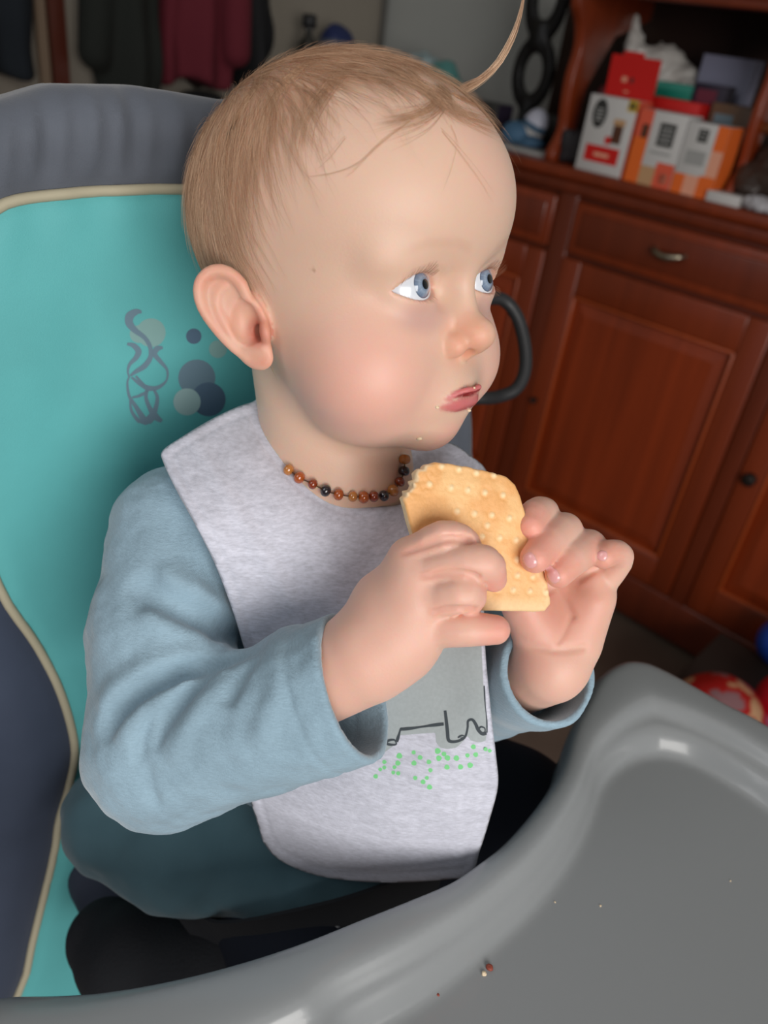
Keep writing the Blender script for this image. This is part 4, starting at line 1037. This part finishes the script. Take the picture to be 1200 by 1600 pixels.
struct(mesh('ceiling', *bx(CS_-12, 320, -420, WB+12, 260, 268), mat('ceiling_paint', (220, 220, 216), .9), smooth=False))
V, Fc = tube(np.array([S(CS_+1.6, WB-1.6, 0), S(CS_+1.6, WB-1.6, 130), S(CS_+1.6, WB-1.6, 260)]), .8, 10); struct(mesh('trim_1', V, Fc, mat('pipe_grey', (96, 94, 90), .6)))
def wood(name, c, dark=.25, sc_=1.):
    c = (c[0]*1.04, c[1]*.92, c[2]*.78)
    m = mat(name, c, .38, coat=.25, noise=[(5*sc_, dark*.5, (1, 1, .18)), (38*sc_, dark*.5, (1, 1, .05))], bump=[(60, .08, .001, (1, 1, .06))])
    return m
M_W = wood('cherry_wood', (116, 50, 22)); M_WD = wood('cherry_wood_frame', (98, 42, 20)); M_WB = wood('cherry_wood_panel', (128, 54, 22), .35); M_WK = mat('dark_back', (46, 26, 18), .6, noise=(4, .2, (1, 1, .2)))
sbd = empty('sideboard', S(12, 22, 0), 'tall dark cherry wood sideboard with panelled doors, drawers and an open shelf above', 'sideboard')
def part(name, m, *boxes, bev=.25, parent=None, label=None):
    mb = MB()
    for b in boxes: mb.add(*bx(*b))
    o = bevel(mb.build(name, m, sbd if parent is None else parent, smooth=False), bev); return setp(o, label)
SL, SR = -66, 92
part('carcass', M_WD, (SL, SR, 2.2, 45.5, 5, 89), (SL+1, SR-1, 5, 45, 0, 6), bev=.3)
part('plinth', M_WD, (SL-1, SR+1, .6, 3, 1, 11.5), bev=.5)
part('countertop', M_W, (SL-2, SR+2, -1.2, 45.8, 91.6, 94), bev=.8); part('counter_moulding', M_WD, (SL-1, SR+1, -.2, 3, 89.0, 91.7), bev=.7)
def stile(a, b): part('stile', M_WD, (a, b, .7, 3, 8, 89.2), bev=.3)
stile(-18, -13.2); stile(34.2, 38.0); stile(-66, -62); stile(88, 92)
def handle(s, z, par):
    mb = MB(); c = S(s, -.9, z)
    V, Fc = tube(crv([S(s-3.4, 1, z+.5), S(s-2.8, -1.4, z+.1), S(s, -2.0, z-.5), S(s+2.8, -1.4, z+.1), S(s+3.4, 1, z+.5)], 20), np.interp(np.arange(20), [0, 10, 19], [.35, .8, .35]), 10); mb.add(V, Fc); mb.add(*bx(s-4.6, s+4.6, .0, .6, z-1, z+1.3))
    o = mb.build('handle', M_SILV, par); setp(o, 'tarnished metal drop handle'); return o
M_SILV = mat('old_metal', (170, 160, 140), .3, metal=1)
def drawer(a, b):
    o = part('drawer', M_W, (a, b, .2, 3, 77.4, 88.0), bev=.45); part('drawer_field', M_WD, (a+2.0, b-2.0, -.1, .5, 79.2, 86.4), bev=.35, parent=o)
    handle((a+b)/2-.3 if a < 0 else (a+b)/2, 83.2, o)
drawer(-13, 34); drawer(38.2, 87.8); drawer(-61.8, -18.2)
def door(a, b, knob=None):
    z0, z1, f = 12, 76.3, 5.0
    o = part('door', M_W, (a, a+f, .3, 2.8, z0, z1), (b-f, b, .3, 2.8, z0, z1), (a+f-.1, b-f+.1, .3, 2.8, z1-7.2, z1), (a+f-.1, b-f+.1, .3, 2.8, z0, z0+7.5), bev=.35)
    # raised and fielded panel
    s0, s1, y0, y1 = a+f, b-f, z0+7.5, z1-7.2; k = 3.6
    V = [S(s0-.2, 2.0, y0-.2), S(s1+.2, 2.0, y0-.2), S(s1+.2, 2.0, y1+.2), S(s0-.2, 2.0, y1+.2), S(s0+k, .75, y0+k), S(s1-k, .75, y0+k), S(s1-k, .75, y1-k), S(s0+k, .75, y1-k)]
    mesh('door_panel', V, [(0, 1, 5, 4), (1, 2, 6, 5), (2, 3, 7, 6), (3, 0, 4, 7), (4, 5, 6, 7)], M_WB, o, smooth=False)
    mb = MB()
    for q in ((s0, s0+.7, .1, 1.9, y0, y1), (s1-.7, s1, .1, 1.9, y0, y1), (s0, s1, .1, 1.9, y0, y0+.7), (s0, s1, .1, 1.9, y1-.7, y1)): mb.add(*bx(*q))
    bevel(mb.build('door_moulding', M_WL, o, smooth=False), .3)
    if knob:
        for (ks, kz_, kr) in knob:
            V, Fc = tube(np.array([S(ks, .4, kz_), S(ks, -.5, kz_), S(ks, -1.0, kz_), S(ks, -1.3, kz_)]), np.array([kr, kr*.8, kr, kr*.6]), 16); setp(mesh('knob', V, Fc, M_DK, o), 'dark round keyhole knob')
M_WL = wood('cherry_wood_light', (150, 72, 34)); M_DK = mat('dark_metal', (44, 38, 34), .5, metal=.5)
door(-13.6, 34, [(-11.6, 42.9, .7)]); door(38.2, 87.6, [(40.6, 46.4, 1.35)]); door(-61.8, -18.2)
# upper part: scroll sides, shelf, back
def side_board(s0, s1, prof, name='shelf_support', lab=None):
    n = len(prof); V = [S(s0, w, z) for w, z in prof]+[S(s1, w, z) for w, z in prof]
    Fc = [tuple(range(n)), tuple(range(2*n-1, n-1, -1))]+[(i, i+n, (i+1) % n+n, (i+1) % n) for i in range(n)]
    o = mesh(name, V, Fc, M_W, sbd, smooth=False); bevel(o, .3); return o
def scroll(w0):
    c = crv([(w0, 94), (w0, 96), (w0+2.2, 100), (w0+1.4, 105), (w0+1.0, 110), (w0+1.8, 115), (w0+.4, 119), (w0-2.2, 122), (w0-2.6, 125.6)], 40)
    return [tuple(a) for a in c]+[(w0+27, 125.6), (w0+27, 122), (w0+14, 118), (w0+7, 108), (w0+6.5, 100), (w0+9, 96), (w0+9, 94)]
side_board(-24.5, -22.3, scroll(2)); side_board(15.0, 16.6, [(a, b) for a, b in scroll(4)])
part('shelf', M_W, (-30, 44, -1.5, 34, 125.6, 128.4), bev=.7); part('shelf_lip', M_WD, (-29, 44, -.8, 1.2, 124.2, 125.8), bev=.4)
part('back_board', M_WK, (-46, 12, 32, 33.5, 94, 125.8), bev=.1)
# ---- packets
def card(f, s0, s1, z0, z1, u0, v0, u1, v1, m, par, off=.03, name='printed_field', lab=None, w=1.0, round_=0):
    """flat print on the front face (w) of a carton given in fractions"""
    a, b, c, d = s0+(s1-s0)*u0, s0+(s1-s0)*u1, z0+(z1-z0)*v0, z0+(z1-z0)*v1
    if round_:
        V = [S((a+b)/2+(b-a)/2*math.cos(t), w-off, (c+d)/2+(d-c)/2*math.sin(t)) for t in np.linspace(0, 2*np.pi, 32, endpoint=False)]; return setp(mesh(name, V, [tuple(range(32))], m, par, smooth=False), lab)
    return setp(mesh(name, [S(a, w-off, c), S(b, w-off, c), S(b, w-off, d), S(a, w-off, d)], [(0, 1, 2, 3)], m, par, smooth=False), lab)
mm = {k: mat('carton_'+k, c, .5) for k, c in dict(white=(196, 194, 192), red=(200, 24, 20), orange=(226, 104, 36), peach=(226, 160, 132), black=(48, 48, 46), yellow=(200, 166, 40), coral=(220, 92, 66), brown=(84, 50, 34), grey=(158, 158, 156), green=(16, 128, 108), lav=(150, 152, 176), navy=(42, 34, 52), plum=(108, 40, 58), kraft=(110, 84, 64), teal=(92, 150, 146), tan=(190, 150, 110)).items()}
def carton(s0, s1, z0, z1, w0, w1, label, side='white', m='white', name='capsule_box', group=None):
    e = empty(name, S((s0+s1)/2, (w0+w1)/2, z0), label, 'box', group)
    b = mesh('carton', *bx(s0, s1, w0, w1, z0, z1), mm[m], e, smooth=False); bevel(b, .08)
    if side != m: mesh('side_panel', [S(s1+.03, w0, z0), S(s1+.03, w1, z0), S(s1+.03, w1, z1), S(s1+.03, w0, z1)], [(0, 1, 2, 3)], mm[side], e, smooth=False)
    return e
A = carton(-16, -5.2, 94, 107.9, 1, 6.4, 'white coffee capsule box with open red lid, leftmost of the boxes on the sideboard', 'coral')
g = dict(s0=-16, s1=-5.2, z0=94, z1=107.9, par=A)
fl = mesh('lid', *boxVF(S(-16, 6.0, 107.9), D*10.8, N*.12, np.array([0, 0, 7.2])-N*.5), mm['red'], A, smooth=False); setp(fl, 'open red lid')
mesh('lid_tuck', *boxVF(S(-13.6, 5.6, 115.0), D*4.5, N*.12, (0, 0, .9)), mm['red'], A, smooth=False)
for q in ((-12.8, -11.7, 110.6, 111.8), (-10.9, -10.2, 110.6, 112), (-11.8, -10.8, 108.8, 109.1)): mesh('printed_mark', *boxVF(S(q[0], 5.75, q[2]), D*(q[1]-q[0]), N*.1, (0, 0, q[3]-q[2])), mm['black' if q[0] == -10.9 else 'peach'], A, smooth=False)
card(None, **g, u0=.12, v0=.58, u1=.42, v1=.96, m=mm['black'], round_=1, name='printed_logo', lab='black oval mark'); 
for i in range(4): card(None, **g, u0=.19, v0=.68+.045*i, u1=.35, v1=.70+.045*i, m=mm['grey'], off=.06, name='printed_lettering')
card(None, **g, u0=.80, v0=.86, u1=1, v1=1, m=mm['yellow'], name='printed_sticker', lab='yellow corner sticker')
for (a, b, c, d) in ((.83, .89, .88, .97), (.9, .89, .96, .97)): card(None, **g, u0=a, v0=b, u1=c, v1=d, m=mm['black'], off=.06, name='printed_lettering')
card(None, **g, u0=.14, v0=.14, u1=.86, v1=.36, m=mm['red'], name='printed_band', lab='red band'); card(None, **g, u0=.34, v0=.22, u1=.66, v1=.27, m=mm['peach'], off=.06, name='printed_lettering')
for (a, b, c, d, m) in ((.62, .42, .82, .66, 'brown'), (.6, .66, .84, .74, 'tan'), (.5, .4, .62, .5, 'red')): card(None, **g, u0=a, v0=b, u1=c, v1=d, m=mm[m], name='printed_glass')
Bx = carton(-4.4, 5.6, 94, 107.0, 1, 7, 'white and orange coffee box standing between the red-lidded box and the rightmost box', 'white', 'white')
g = dict(s0=-4.4, s1=5.6, z0=94, z1=107.0, par=Bx)
for (a, b, c, d, m) in ((0, 0, .30, .62, 'orange'), (0, .62, .30, 1, 'coral'), (.3, 0, .62, .26, 'tan'), (.62, 0, 1, .34, 'coral'), (.74, .06, .9, .2, 'peach'), (.48, .55, .82, .86, 'black'), (.4, .44, .84, .475, 'grey')): card(None, **g, u0=a, v0=b, u1=c, v1=d, m=mm[m])
for i in range(4): card(None, **g, u0=.53, v0=.60+.06*i, u1=.77, v1=.625+.06*i, m=mm['grey'], off=.06, name='printed_lettering')
card(None, **g, u0=.12, v0=.62, u1=.26, v1=.8, m=mm['brown'], off=.06)
Cx = carton(5.8, 14.0, 94, 106.4, 1, 7, 'white coffee box with orange chequered edge, rightmost of the three front boxes', 'orange', 'white')
g = dict(s0=5.8, s1=14.0, z0=94, z1=106.4, par=Cx)
for (a, b, c, d, m) in ((0, 0, .28, .28, 'orange'), (.28, 0, .62, .28, 'peach'), (.62, 0, 1, .3, 'orange'), (.72, .3, 1, .66, 'peach'), (.72, .66, 1, 1, 'orange'), (.3, .74, .54, .92, 'black'), (.14, .42, .62, .62, 'grey')): card(None, **g, u0=a, v0=b, u1=c, v1=d, m=mm[m])
for i in range(3): card(None, **g, u0=.34, v0=.78+.05*i, u1=.5, v1=.795+.05*i, m=mm['grey'], off=.06, name='printed_lettering')
R1 = carton(-7.0, 3.6, 94, 109.0, 8.5, 13, 'flat red box just behind the orange and white coffee boxes', 'red', 'red', 'red_box')
G1 = carton(-9.5, -1.4, 94, 111.6, 14.5, 20, 'green box with a pale lid edge behind the red box', 'green', 'green', 'green_box'); mesh('label_strip', *bx(-9.5, -1.4, 14.4, 14.5, 110.4, 111.6), mat('pale_green', (60, 150, 132), .5), G1, smooth=False)
P1 = carton(-1.2, 5.6, 94, 112.4, 14, 18, 'dark purple box with a plum coloured front beside the green box', 'navy', 'navy', 'dark_box'); mesh('label_field', *bx(-.3, 3.8, 13.9, 14.0, 107.5, 111.4), mm['plum'], P1, smooth=False)
L1 = carton(-4.4, 6.6, 94, 117.4, 21, 25, 'pale lavender box standing tallest behind the dark purple box', 'lav', 'lav', 'lavender_box')
K1 = carton(4.2, 13.4, 94, 109.6, 12.5, 18, 'brown cardboard box at the right, behind the chequered box', 'kraft', 'kraft', 'cardboard_box'); mesh('label_field', *bx(5.2, 9.0, 12.4, 12.5, 105.2, 107.8), mat('pale_blue', (110, 130, 140), .6), K1, smooth=False)
#<bags>
def blob(name, f, lo, hi, h, m, label, cat, col=None, par=None):
    V, Fc = sdf_mesh(f, lo, hi, h, key='bags'); c = None if col is None else col(V); o = mesh(name, V, Fc, m, par, col=c); return setp(o, label, cat)
def sl(p): r = p-Q0; return np.stack([r@D, r@N, p[:, 2]], 1)
def bag1(p):
    q = sl(p); d = ell(q, (-15, 25, 106), (9, 5.5, 12.5)); d = smin(d, cap(q, (-20, 23, 113), (-22.5, 22, 122), 3.4, .8), 2); d = smin(d, cap(q, (-8, 24, 112), (-4.5, 20, 107), 3, 1), 2)
    d = d-.9*np.abs(vnoise(q*.42, 71))-.5*np.abs(vnoise(q*.95, 72))+.5; return smax(d, 94.1-q[:, 2], .3)
def bbx(s, w, z, r): c = S(s, w, z); return c-r, c+r
M_PLB = mat('crumpled_plastic', (206, 202, 196), .35, spec=.6, noise=(30, .15))
blob('plastic_bag', bag1, *bbx(-14, 25, 107, 17), .5, M_PLB, 'crumpled whitish plastic bag standing behind the red-lidded box', 'bag')
def bag2(p):
    q = sl(p); d = cap(q, (-24.2, 20, 96.5), (-24.0, 18, 109), 2.4, 1.6)
    d = smin(d, cap(q, (-21, 14, 97), (-21, 14, 108), 2.4, 1.2), 2); d = d-.5*np.abs(vnoise(q*.5, 75)); return smax(smax(d, 94.1-q[:, 2], .3), -21.9+-1*q[:, 0]*1.0+0, .2)
blob('red_bag', bag2, *bbx(-22, 16, 102, 12), .45, mat('red_plastic', (120, 22, 30), .4), 'dark red bag leaning inside the left shelf support', 'bag')
def pouch(p):
    q = sl(p); d = rbox(q-(-19.0, 6.5, 97.3), (3.6, 3.2, 3.2), 1.4); return d-.35*vnoise(q*.5, 77)
blob('black_pouch', pouch, *bbx(-19, 6.5, 97.5, 7), .35, mat('black_cloth', (36, 34, 38), .7), 'small black pouch on the counter left of the red-lidded box', 'pouch')
def bag3(p):
    q = sl(p); d = smin(ell(q, (24.5, 12, 100.5), (9, 7, 6.4)), cap(q, (18, 7, 97.5), (33, 7, 98), 3.2, 3), 2.5); d = d-1.0*np.abs(vnoise(q*.3, 79))-.4*np.abs(vnoise(q*.8, 80))+.4; return smax(d, 94.1-q[:, 2], .3)
blob('dark_bag', bag3, *bbx(25, 10, 101, 17), .5, mat('dark_leather', (58, 46, 40), .4), 'slumped dark brown bag right of the chequered coffee box', 'bag')
def strap(p):
    q = sl(p); d = chain(q, [(14, 10, 106.5), (19, 9, 107.2), (24, 7, 104.5), (29, 5, 100)], [.9, 1.3, 1.1, .9]); return d-.3*vnoise(q*.7, 81)
blob('brass_wrapper', strap, *bbx(22, 8, 103, 11), .35, mat('copper_foil', (150, 96, 60), .3, metal=.6), 'copper coloured foil wrapper lying over the dark brown bag', 'wrapper')
e = carton(13.6, 20.0, 94, 95.8, .2, 4, 'small white box lying flat at the counter edge, right of the coffee boxes', 'white', 'white', 'small_box')
def paper(p):
    q = sl(p); d = ell(q, (23.4, 1.6, 95.2), (3.2, 2.0, 1.3)); return d-.7*np.abs(vnoise(q*1.1, 83))+.2
blob('crumpled_paper', paper, *bbx(23.4, 1.6, 95.3, 5), .2, mat('paper', (176, 174, 178), .7), 'crumpled grey white paper at the counter edge, farthest right', 'paper')
# ornament of stacked rings
def orn(p):
    q = sl(p)-(-44, 20, 0); d = rbox(q-(0, 0, 95.1), (6, 4.5, 1.1), .5); a = np.stack([q[:, 0], q[:, 2]], 1)
    for zc, rz in ((108.9, 5.4), (124.2, 6.4)):
        k = np.hypot(a[:, 0]/4.2, (a[:, 1]-zc)/(rz+.6)); dd = np.abs(k-1)*4.2-.85*(1); dd = np.hypot(np.maximum(dd, 0), np.maximum(np.abs(q[:, 1])-.8, 0))-.35; d = smin(d, dd, .8)
    d = smin(d, cap(q, (0, 0, 95), (0, 0, 102.4), 2.2, 1.4), 1); d = smin(d, cap(q, (0, 0, 115.4), (0, 0, 117.6), 1.9, 1.9), 1.2); return d
blob('ring_ornament', orn, *bbx(-44, 20, 113, 22), .35, mat('black_iron', (16, 16, 17), .45), 'black ornament of stacked oval rings standing by the wall', 'ornament')
part2 = carton(-56.5, -47, 94, 101.6, 13, 19, 'black box on the counter beside the ring ornament', 'navy', 'black', 'black_box'); 
blk2 = carton(-42.5, -34.4, 94, 100.8, 22, 27, 'black box between the ring ornament and the left shelf support', 'black', 'black', 'black_box')
def dome(p):
    q = sl(p)-(-36.6, 14, 98.7); return ell(q@rot((0, .35, 0)), (0, 0, 0), (3.1, 2.6, 3.9))
def dcol(V):
    q = sl(V)-(-36.6, 14, 98.7); z = q[:, 2]+.35*q[:, 0]; c = np.tile(srgb((196, 198, 214))[:3], (len(V), 1)); c[(z < 1.0) & (z > -.4)] = srgb((62, 96, 122))[:3]; c[z <= -.4] = srgb((206, 200, 194))[:3]; return c
blob('plastic_toy', dome, *bbx(-36.6, 14, 98.7, 5), .3, mat('toy_plastic', (200, 200, 210), .35, attr=True), 'white domed toy with a blue band on the counter before the ornament', 'toy', dcol)
def blu(p):
    q = sl(p)-(-40.2, 12, 96.6); return smin(ell(q, (0, 0, 0), (3.6, 3, 2.7)), ell(q, (5.0, 0, -1.2), (3.2, 2.6, 1.5)), 1)-.2*vnoise(q, 85)
blob('blue_cloth', blu, *bbx(-38, 12, 96.6, 8), .35, mat('blue_cloth', (66, 102, 132), .7), 'small bundled blue cloth under the white domed toy', 'cloth')
e = carton(-44, -26, 94, 94.7, 4, 10, 'thin pale grey booklet lying flat on the counter', 'grey', 'grey', 'booklet'); e['category'] = 'booklet'
def clr(p):
    q = sl(p)-(-82, 24, 0); d = smin(ell(q, (0, 0, 101), (9, 6, 8.2)), ell(q, (8, 0, 100), (5, 5, 8.5)), 2); return d-1.0*np.abs(vnoise(q*.35, 87))-.4*np.abs(vnoise(q*.9, 88))+.4
def ccol(V):
    q = sl(V)-(-82, 24, 0); c = np.tile(srgb((150, 170, 174))[:3], (len(V), 1)); m = q[:, 0] > 5; c[m] = srgb((84, 142, 138))[:3]; return c
blob('bottle_pack', clr, *bbx(-79, 24, 101, 17), .5, mat('pale_blue_plastic', (150, 170, 174), .3, attr=True), 'pale blue plastic wrapped pack with a teal end, behind the head of the baby', 'pack', ccol)
# ---- stool under that pack
st = empty('side_table', S(-82, 26, 0), 'small wooden side table carrying the pale blue pack, mostly hidden by the baby', 'table')
mb = mesh('table_top', *bx(-95, -70, 12, 42, 90.5, 93), M_W, st, smooth=False); bevel(mb, .4)
for a in (-94, -73.5): 
    for b in (14, 38): mesh('leg', *bx(a, a+2.6, b, b+2.6, 0, 90.5), M_WD, st, smooth=False)
# ---- coats on the left wall
def L(k, off, z): return S(CS_+off, WB-k, z)      # k along the left wall from the corner, off from the wall
def lw(p): r = p-S(CS_, WB, 0); return np.stack([-(r@N), r@D, p[:, 2]], 1)   # (along, out, up)
def coat(k0, k1, z0, z1, seed, sleeve=None):
    c = (k0+k1)/2; hw = (k1-k0)/2
    def f(p):
        q = lw(p); u, v, z = q[:, 0]-c, q[:, 1], q[:, 2]
        fl_ = 1-.35*sstep(z0+20, z1, z); a = hw*fl_
        d = np.hypot(u/a, (v-7)/6.0); d = (d-1)*6.0
        d = d-1.3*np.sin(u*.75+vnoise(np.stack([u*.1, z*.03, z*0], 1), seed)*2.2)*sstep(z1, z0+10, z)-.8*vnoise(q*.12, seed+1)
        d = smax(d, z-z1, 3); d = smax(d, z0+1.2*np.sin(u*.4)-z, .8)
        if sleeve is not None: d = smin(d, cap(q, *sleeve), 2.0)
        return d
    lo = np.min([L(k0-14, -3, z0-8), L(k1+14, 24, z1+6), L(k0-14, 24, z0-8), L(k1+14, -3, z1+6)], 0); hi = np.max([L(k0-14, -3, z0-8), L(k1+14, 24, z1+6), L(k0-14, 24, z0-8), L(k1+14, -3, z1+6)], 0)
    return f, lo, hi
hk = []
for k, a, b, z0, z1, m, lab, sv, sd in (
    ('c1', 84.5, 98.5, 84, 150, mat('coat_dark_green', (30, 34, 30), .9), 'dark greenish black coat hanging left of the maroon coat', ((95, 9, 140), (100, 8, 101), 4.5, 3.4), 91),
    ('c2', 62, 81, 96, 148, mat('coat_maroon', (104, 28, 42), .9), 'maroon coat hanging between two dark garments', ((66, 14, 138), (65, 14, 104), 4, 3.6), 93),
    ('c3', 60, 80, 76, 94, mat('coat_black', (24, 24, 26), .9), 'black bag hanging directly below the maroon coat', None, 95),
    ('c4', 51, 60, 95, 126, mat('bag_black', (20, 20, 24), .8), 'black bag hanging right of the maroon coat', None, 97),
    ('c5', 112, 132, 96, 150, mat('coat_navy', (20, 28, 36), .9), 'dark navy coat hanging at the far left beyond the wooden post', None, 99)):
    f, lo, hi = coat(a, b, z0, z1, sd, sv); o = blob('hanging_bag' if k in ('c3', 'c4') else 'hanging_coat', f, lo, hi, 1.1, m, lab, 'bag' if k in ('c3', 'c4') else 'coat')
    mb = MB(); V, Fc = tube(crv([L((a+b)/2, 0.1, z1+2), L((a+b)/2, 5, z1+1), L((a+b)/2, 7, z1+3)], 10), .6, 8); mb.add(V, Fc); h = mb.build('coat_hook', M_DK, None); setp(h, 'dark metal coat hook on the left wall', 'hook', 'hooks carrying the hanging garments on the left wall')
# post of a door frame
struct(mesh('trim_2', *boxVF(L(103.6, 0.2, 0), N*-3.6, D*3, (0, 0, 220)), wood('door_frame_wood', (84, 40, 28)), smooth=False))
struct(mesh('trim_3', *boxVF(L(107.4, 0.2, 0), N*-2.2, D*1.6, (0, 0, 220)), mat('trim_beige', (140, 120, 100), .8), smooth=False))
# low cupboard against the left wall with small things on it
cb = empty('low_cabinet', L(26, 12, 0), 'low dark cabinet by the left wall, its top level with the hair of the baby', 'cabinet')
b = mesh('cabinet_body', *boxVF(L(4, .6, 0), -N*42, D*22, (0, 0, 98)), mat('dark_cabinet', (40, 36, 36), .6), cb, smooth=False); bevel(b, .4)
b = mesh('cabinet_top', *boxVF(L(3, .3, 98), -N*44, D*23.4, (0, 0, 2.4)), mat('dark_top', (30, 30, 32), .5), cb, smooth=False); bevel(b, .4)
c = L(40, 12, 100.4); prf = [(.01, 0), (2.4, 0), (2.5, .5), (2.5, 7), (1.0, 8.8), (.9, 10.4), (1.9, 10.5), (1.9, 13.6), (.01, 13.8)]
def lathe(c, prf, n=20):
    V = [c+np.array([r*math.cos(2*np.pi*j/n), r*math.sin(2*np.pi*j/n), z]) for r, z in prf for j in range(n)]; return V, [(i*n+j, i*n+(j+1) % n, (i+1)*n+(j+1) % n, (i+1)*n+j) for i in range(len(prf)-1) for j in range(n)]
bo = empty('bottle', c, 'small dark bottle with a black cap on the low cabinet', 'bottle'); V, Fc = lathe(c, prf[:6]); mesh('bottle_body', V, Fc, mat('dark_glass', (50, 48, 44), .15), bo); V, Fc = lathe(c, prf[5:]); mesh('cap', V, Fc, M_BPL, bo)
def cap_(p): q = lw(p)-(29.5, 12, 0); d = ell(q, (0, 0, 106.6), (5.6, 4.6, 6.2)); d = d-.4*vnoise(q*.4, 101); d = smax(d, 100.45-q[:, 2], .3); return d
def capc(V): c = np.tile(srgb((84, 90, 100))[:3], (len(V), 1)); c[V[:, 2] > 108.8] = srgb((34, 46, 92))[:3]; return c
cc = L(29.5, 12, 106); blob('storage_jar', cap_, cc-9, cc+9, .5, mat('jar', (90, 90, 100), .5, attr=True), 'grey round container with a dark blue lid on the low cabinet', 'container', capc)
# ---- low dark box with toys on it
tb_ = empty('toy_box', S(63, -23, 0), 'low dark brown box carrying the toys, mostly behind the tray', 'box')
bevel(mesh('box_body', *bx(49.5, 78, -39, -8, 0, 14.8), mat('dark_box', (46, 36, 31), .8), tb_, smooth=False), .4)
bevel(mesh('box_lid', *bx(49, 78.5, -39.5, -7.5, 14.8, 16), mat('dark_lid', (50, 40, 34), .8), tb_, smooth=False), .3)
T1 = onz(1118, 1120, 23.3)
def toy1(p): q = p-T1; return smax(ell(q, (0, 0, 0), (7.6, 7.4, 7.4))-.3*vnoise(q*.3, 103), 16.05-p[:, 2], .3)
def tcol(V):
    k = vnoise((V-T1)*.28, 105)+.5*vnoise((V-T1)*.6, 106); c = np.tile(srgb((170, 24, 22))[:3], (len(V), 1)); c[k > .38] = srgb((196, 150, 112))[:3]; c[k < -.45] = srgb((140, 100, 104))[:3]; return c
M_TOY = mat('toy_print', (180, 30, 30), .4, attr=True)
blob('cushion_toy', toy1, T1-11, T1+11, .5, M_TOY, 'round red patterned cushion toy beyond the tray', 'toy', tcol)
T2 = onz(1234, 1103, 21.9)
def toy2(p): q = p-T2; return smax(ell(q, (0, 0, 0), (5.9, 5.9, 5.9))-.1*vnoise(q*.3, 107), 16.05-p[:, 2], .3)
def tc2(V):
    c = np.tile(srgb((206, 14, 34))[:3], (len(V), 1)); c[V[:, 2] < 21.5] = srgb((226, 110, 145))[:3]; return c
blob('ball', toy2, T2-8, T2+8, .45, M_TOY, 'bright red and pink ball at the right edge, beside the patterned cushion toy', 'ball', tc2)
T3 = onz(1224, 1006, 21.1)
def toy3(p): return smax(ell(p, T3, (5, 5, 5)), 16.05-p[:, 2], .3)
blob('ball', toy3, T3-7, T3+7, .45, mat('blue_plastic', (24, 70, 170), .35), 'blue ball at the right edge, behind the red ball', 'ball')
#</bags>
# ------------------------------------------------------------------ light: window behind the photographer, an added left fill and weak room light
w = bpy.data.worlds.new('world'); sc.world = w; w.use_nodes = True; w.node_tree.nodes['Background'].inputs[0].default_value = (.82, .90, 1.0, 1); w.node_tree.nodes['Background'].inputs[1].default_value = .13
def area(name, loc, tgt, sx, sy, e, col=(1, 1, 1)):
    l = bpy.data.lights.new(name, 'AREA'); l.shape = 'RECTANGLE'; l.size = sx; l.size_y = sy; l.energy = e; l.color = col
    o = bpy.data.objects.new(name, l); COL.objects.link(o); o.location = loc; o.rotation_euler = (Vector(tgt)-Vector(loc)).to_track_quat('-Z', 'Y').to_euler(); return o
area('window_and_fill_light', (.75, -1.3, 1.32), (0, .38, .98), 1.3, 1.1, 34, (1, .97, .93))
area('window_and_fill_light', (-1.0, -.45, 2.1), (0, .4, 1.0), .8, 1.0, 5.5, (.97, .98, 1))  # weak fill added at the upper left to brighten ear and hair
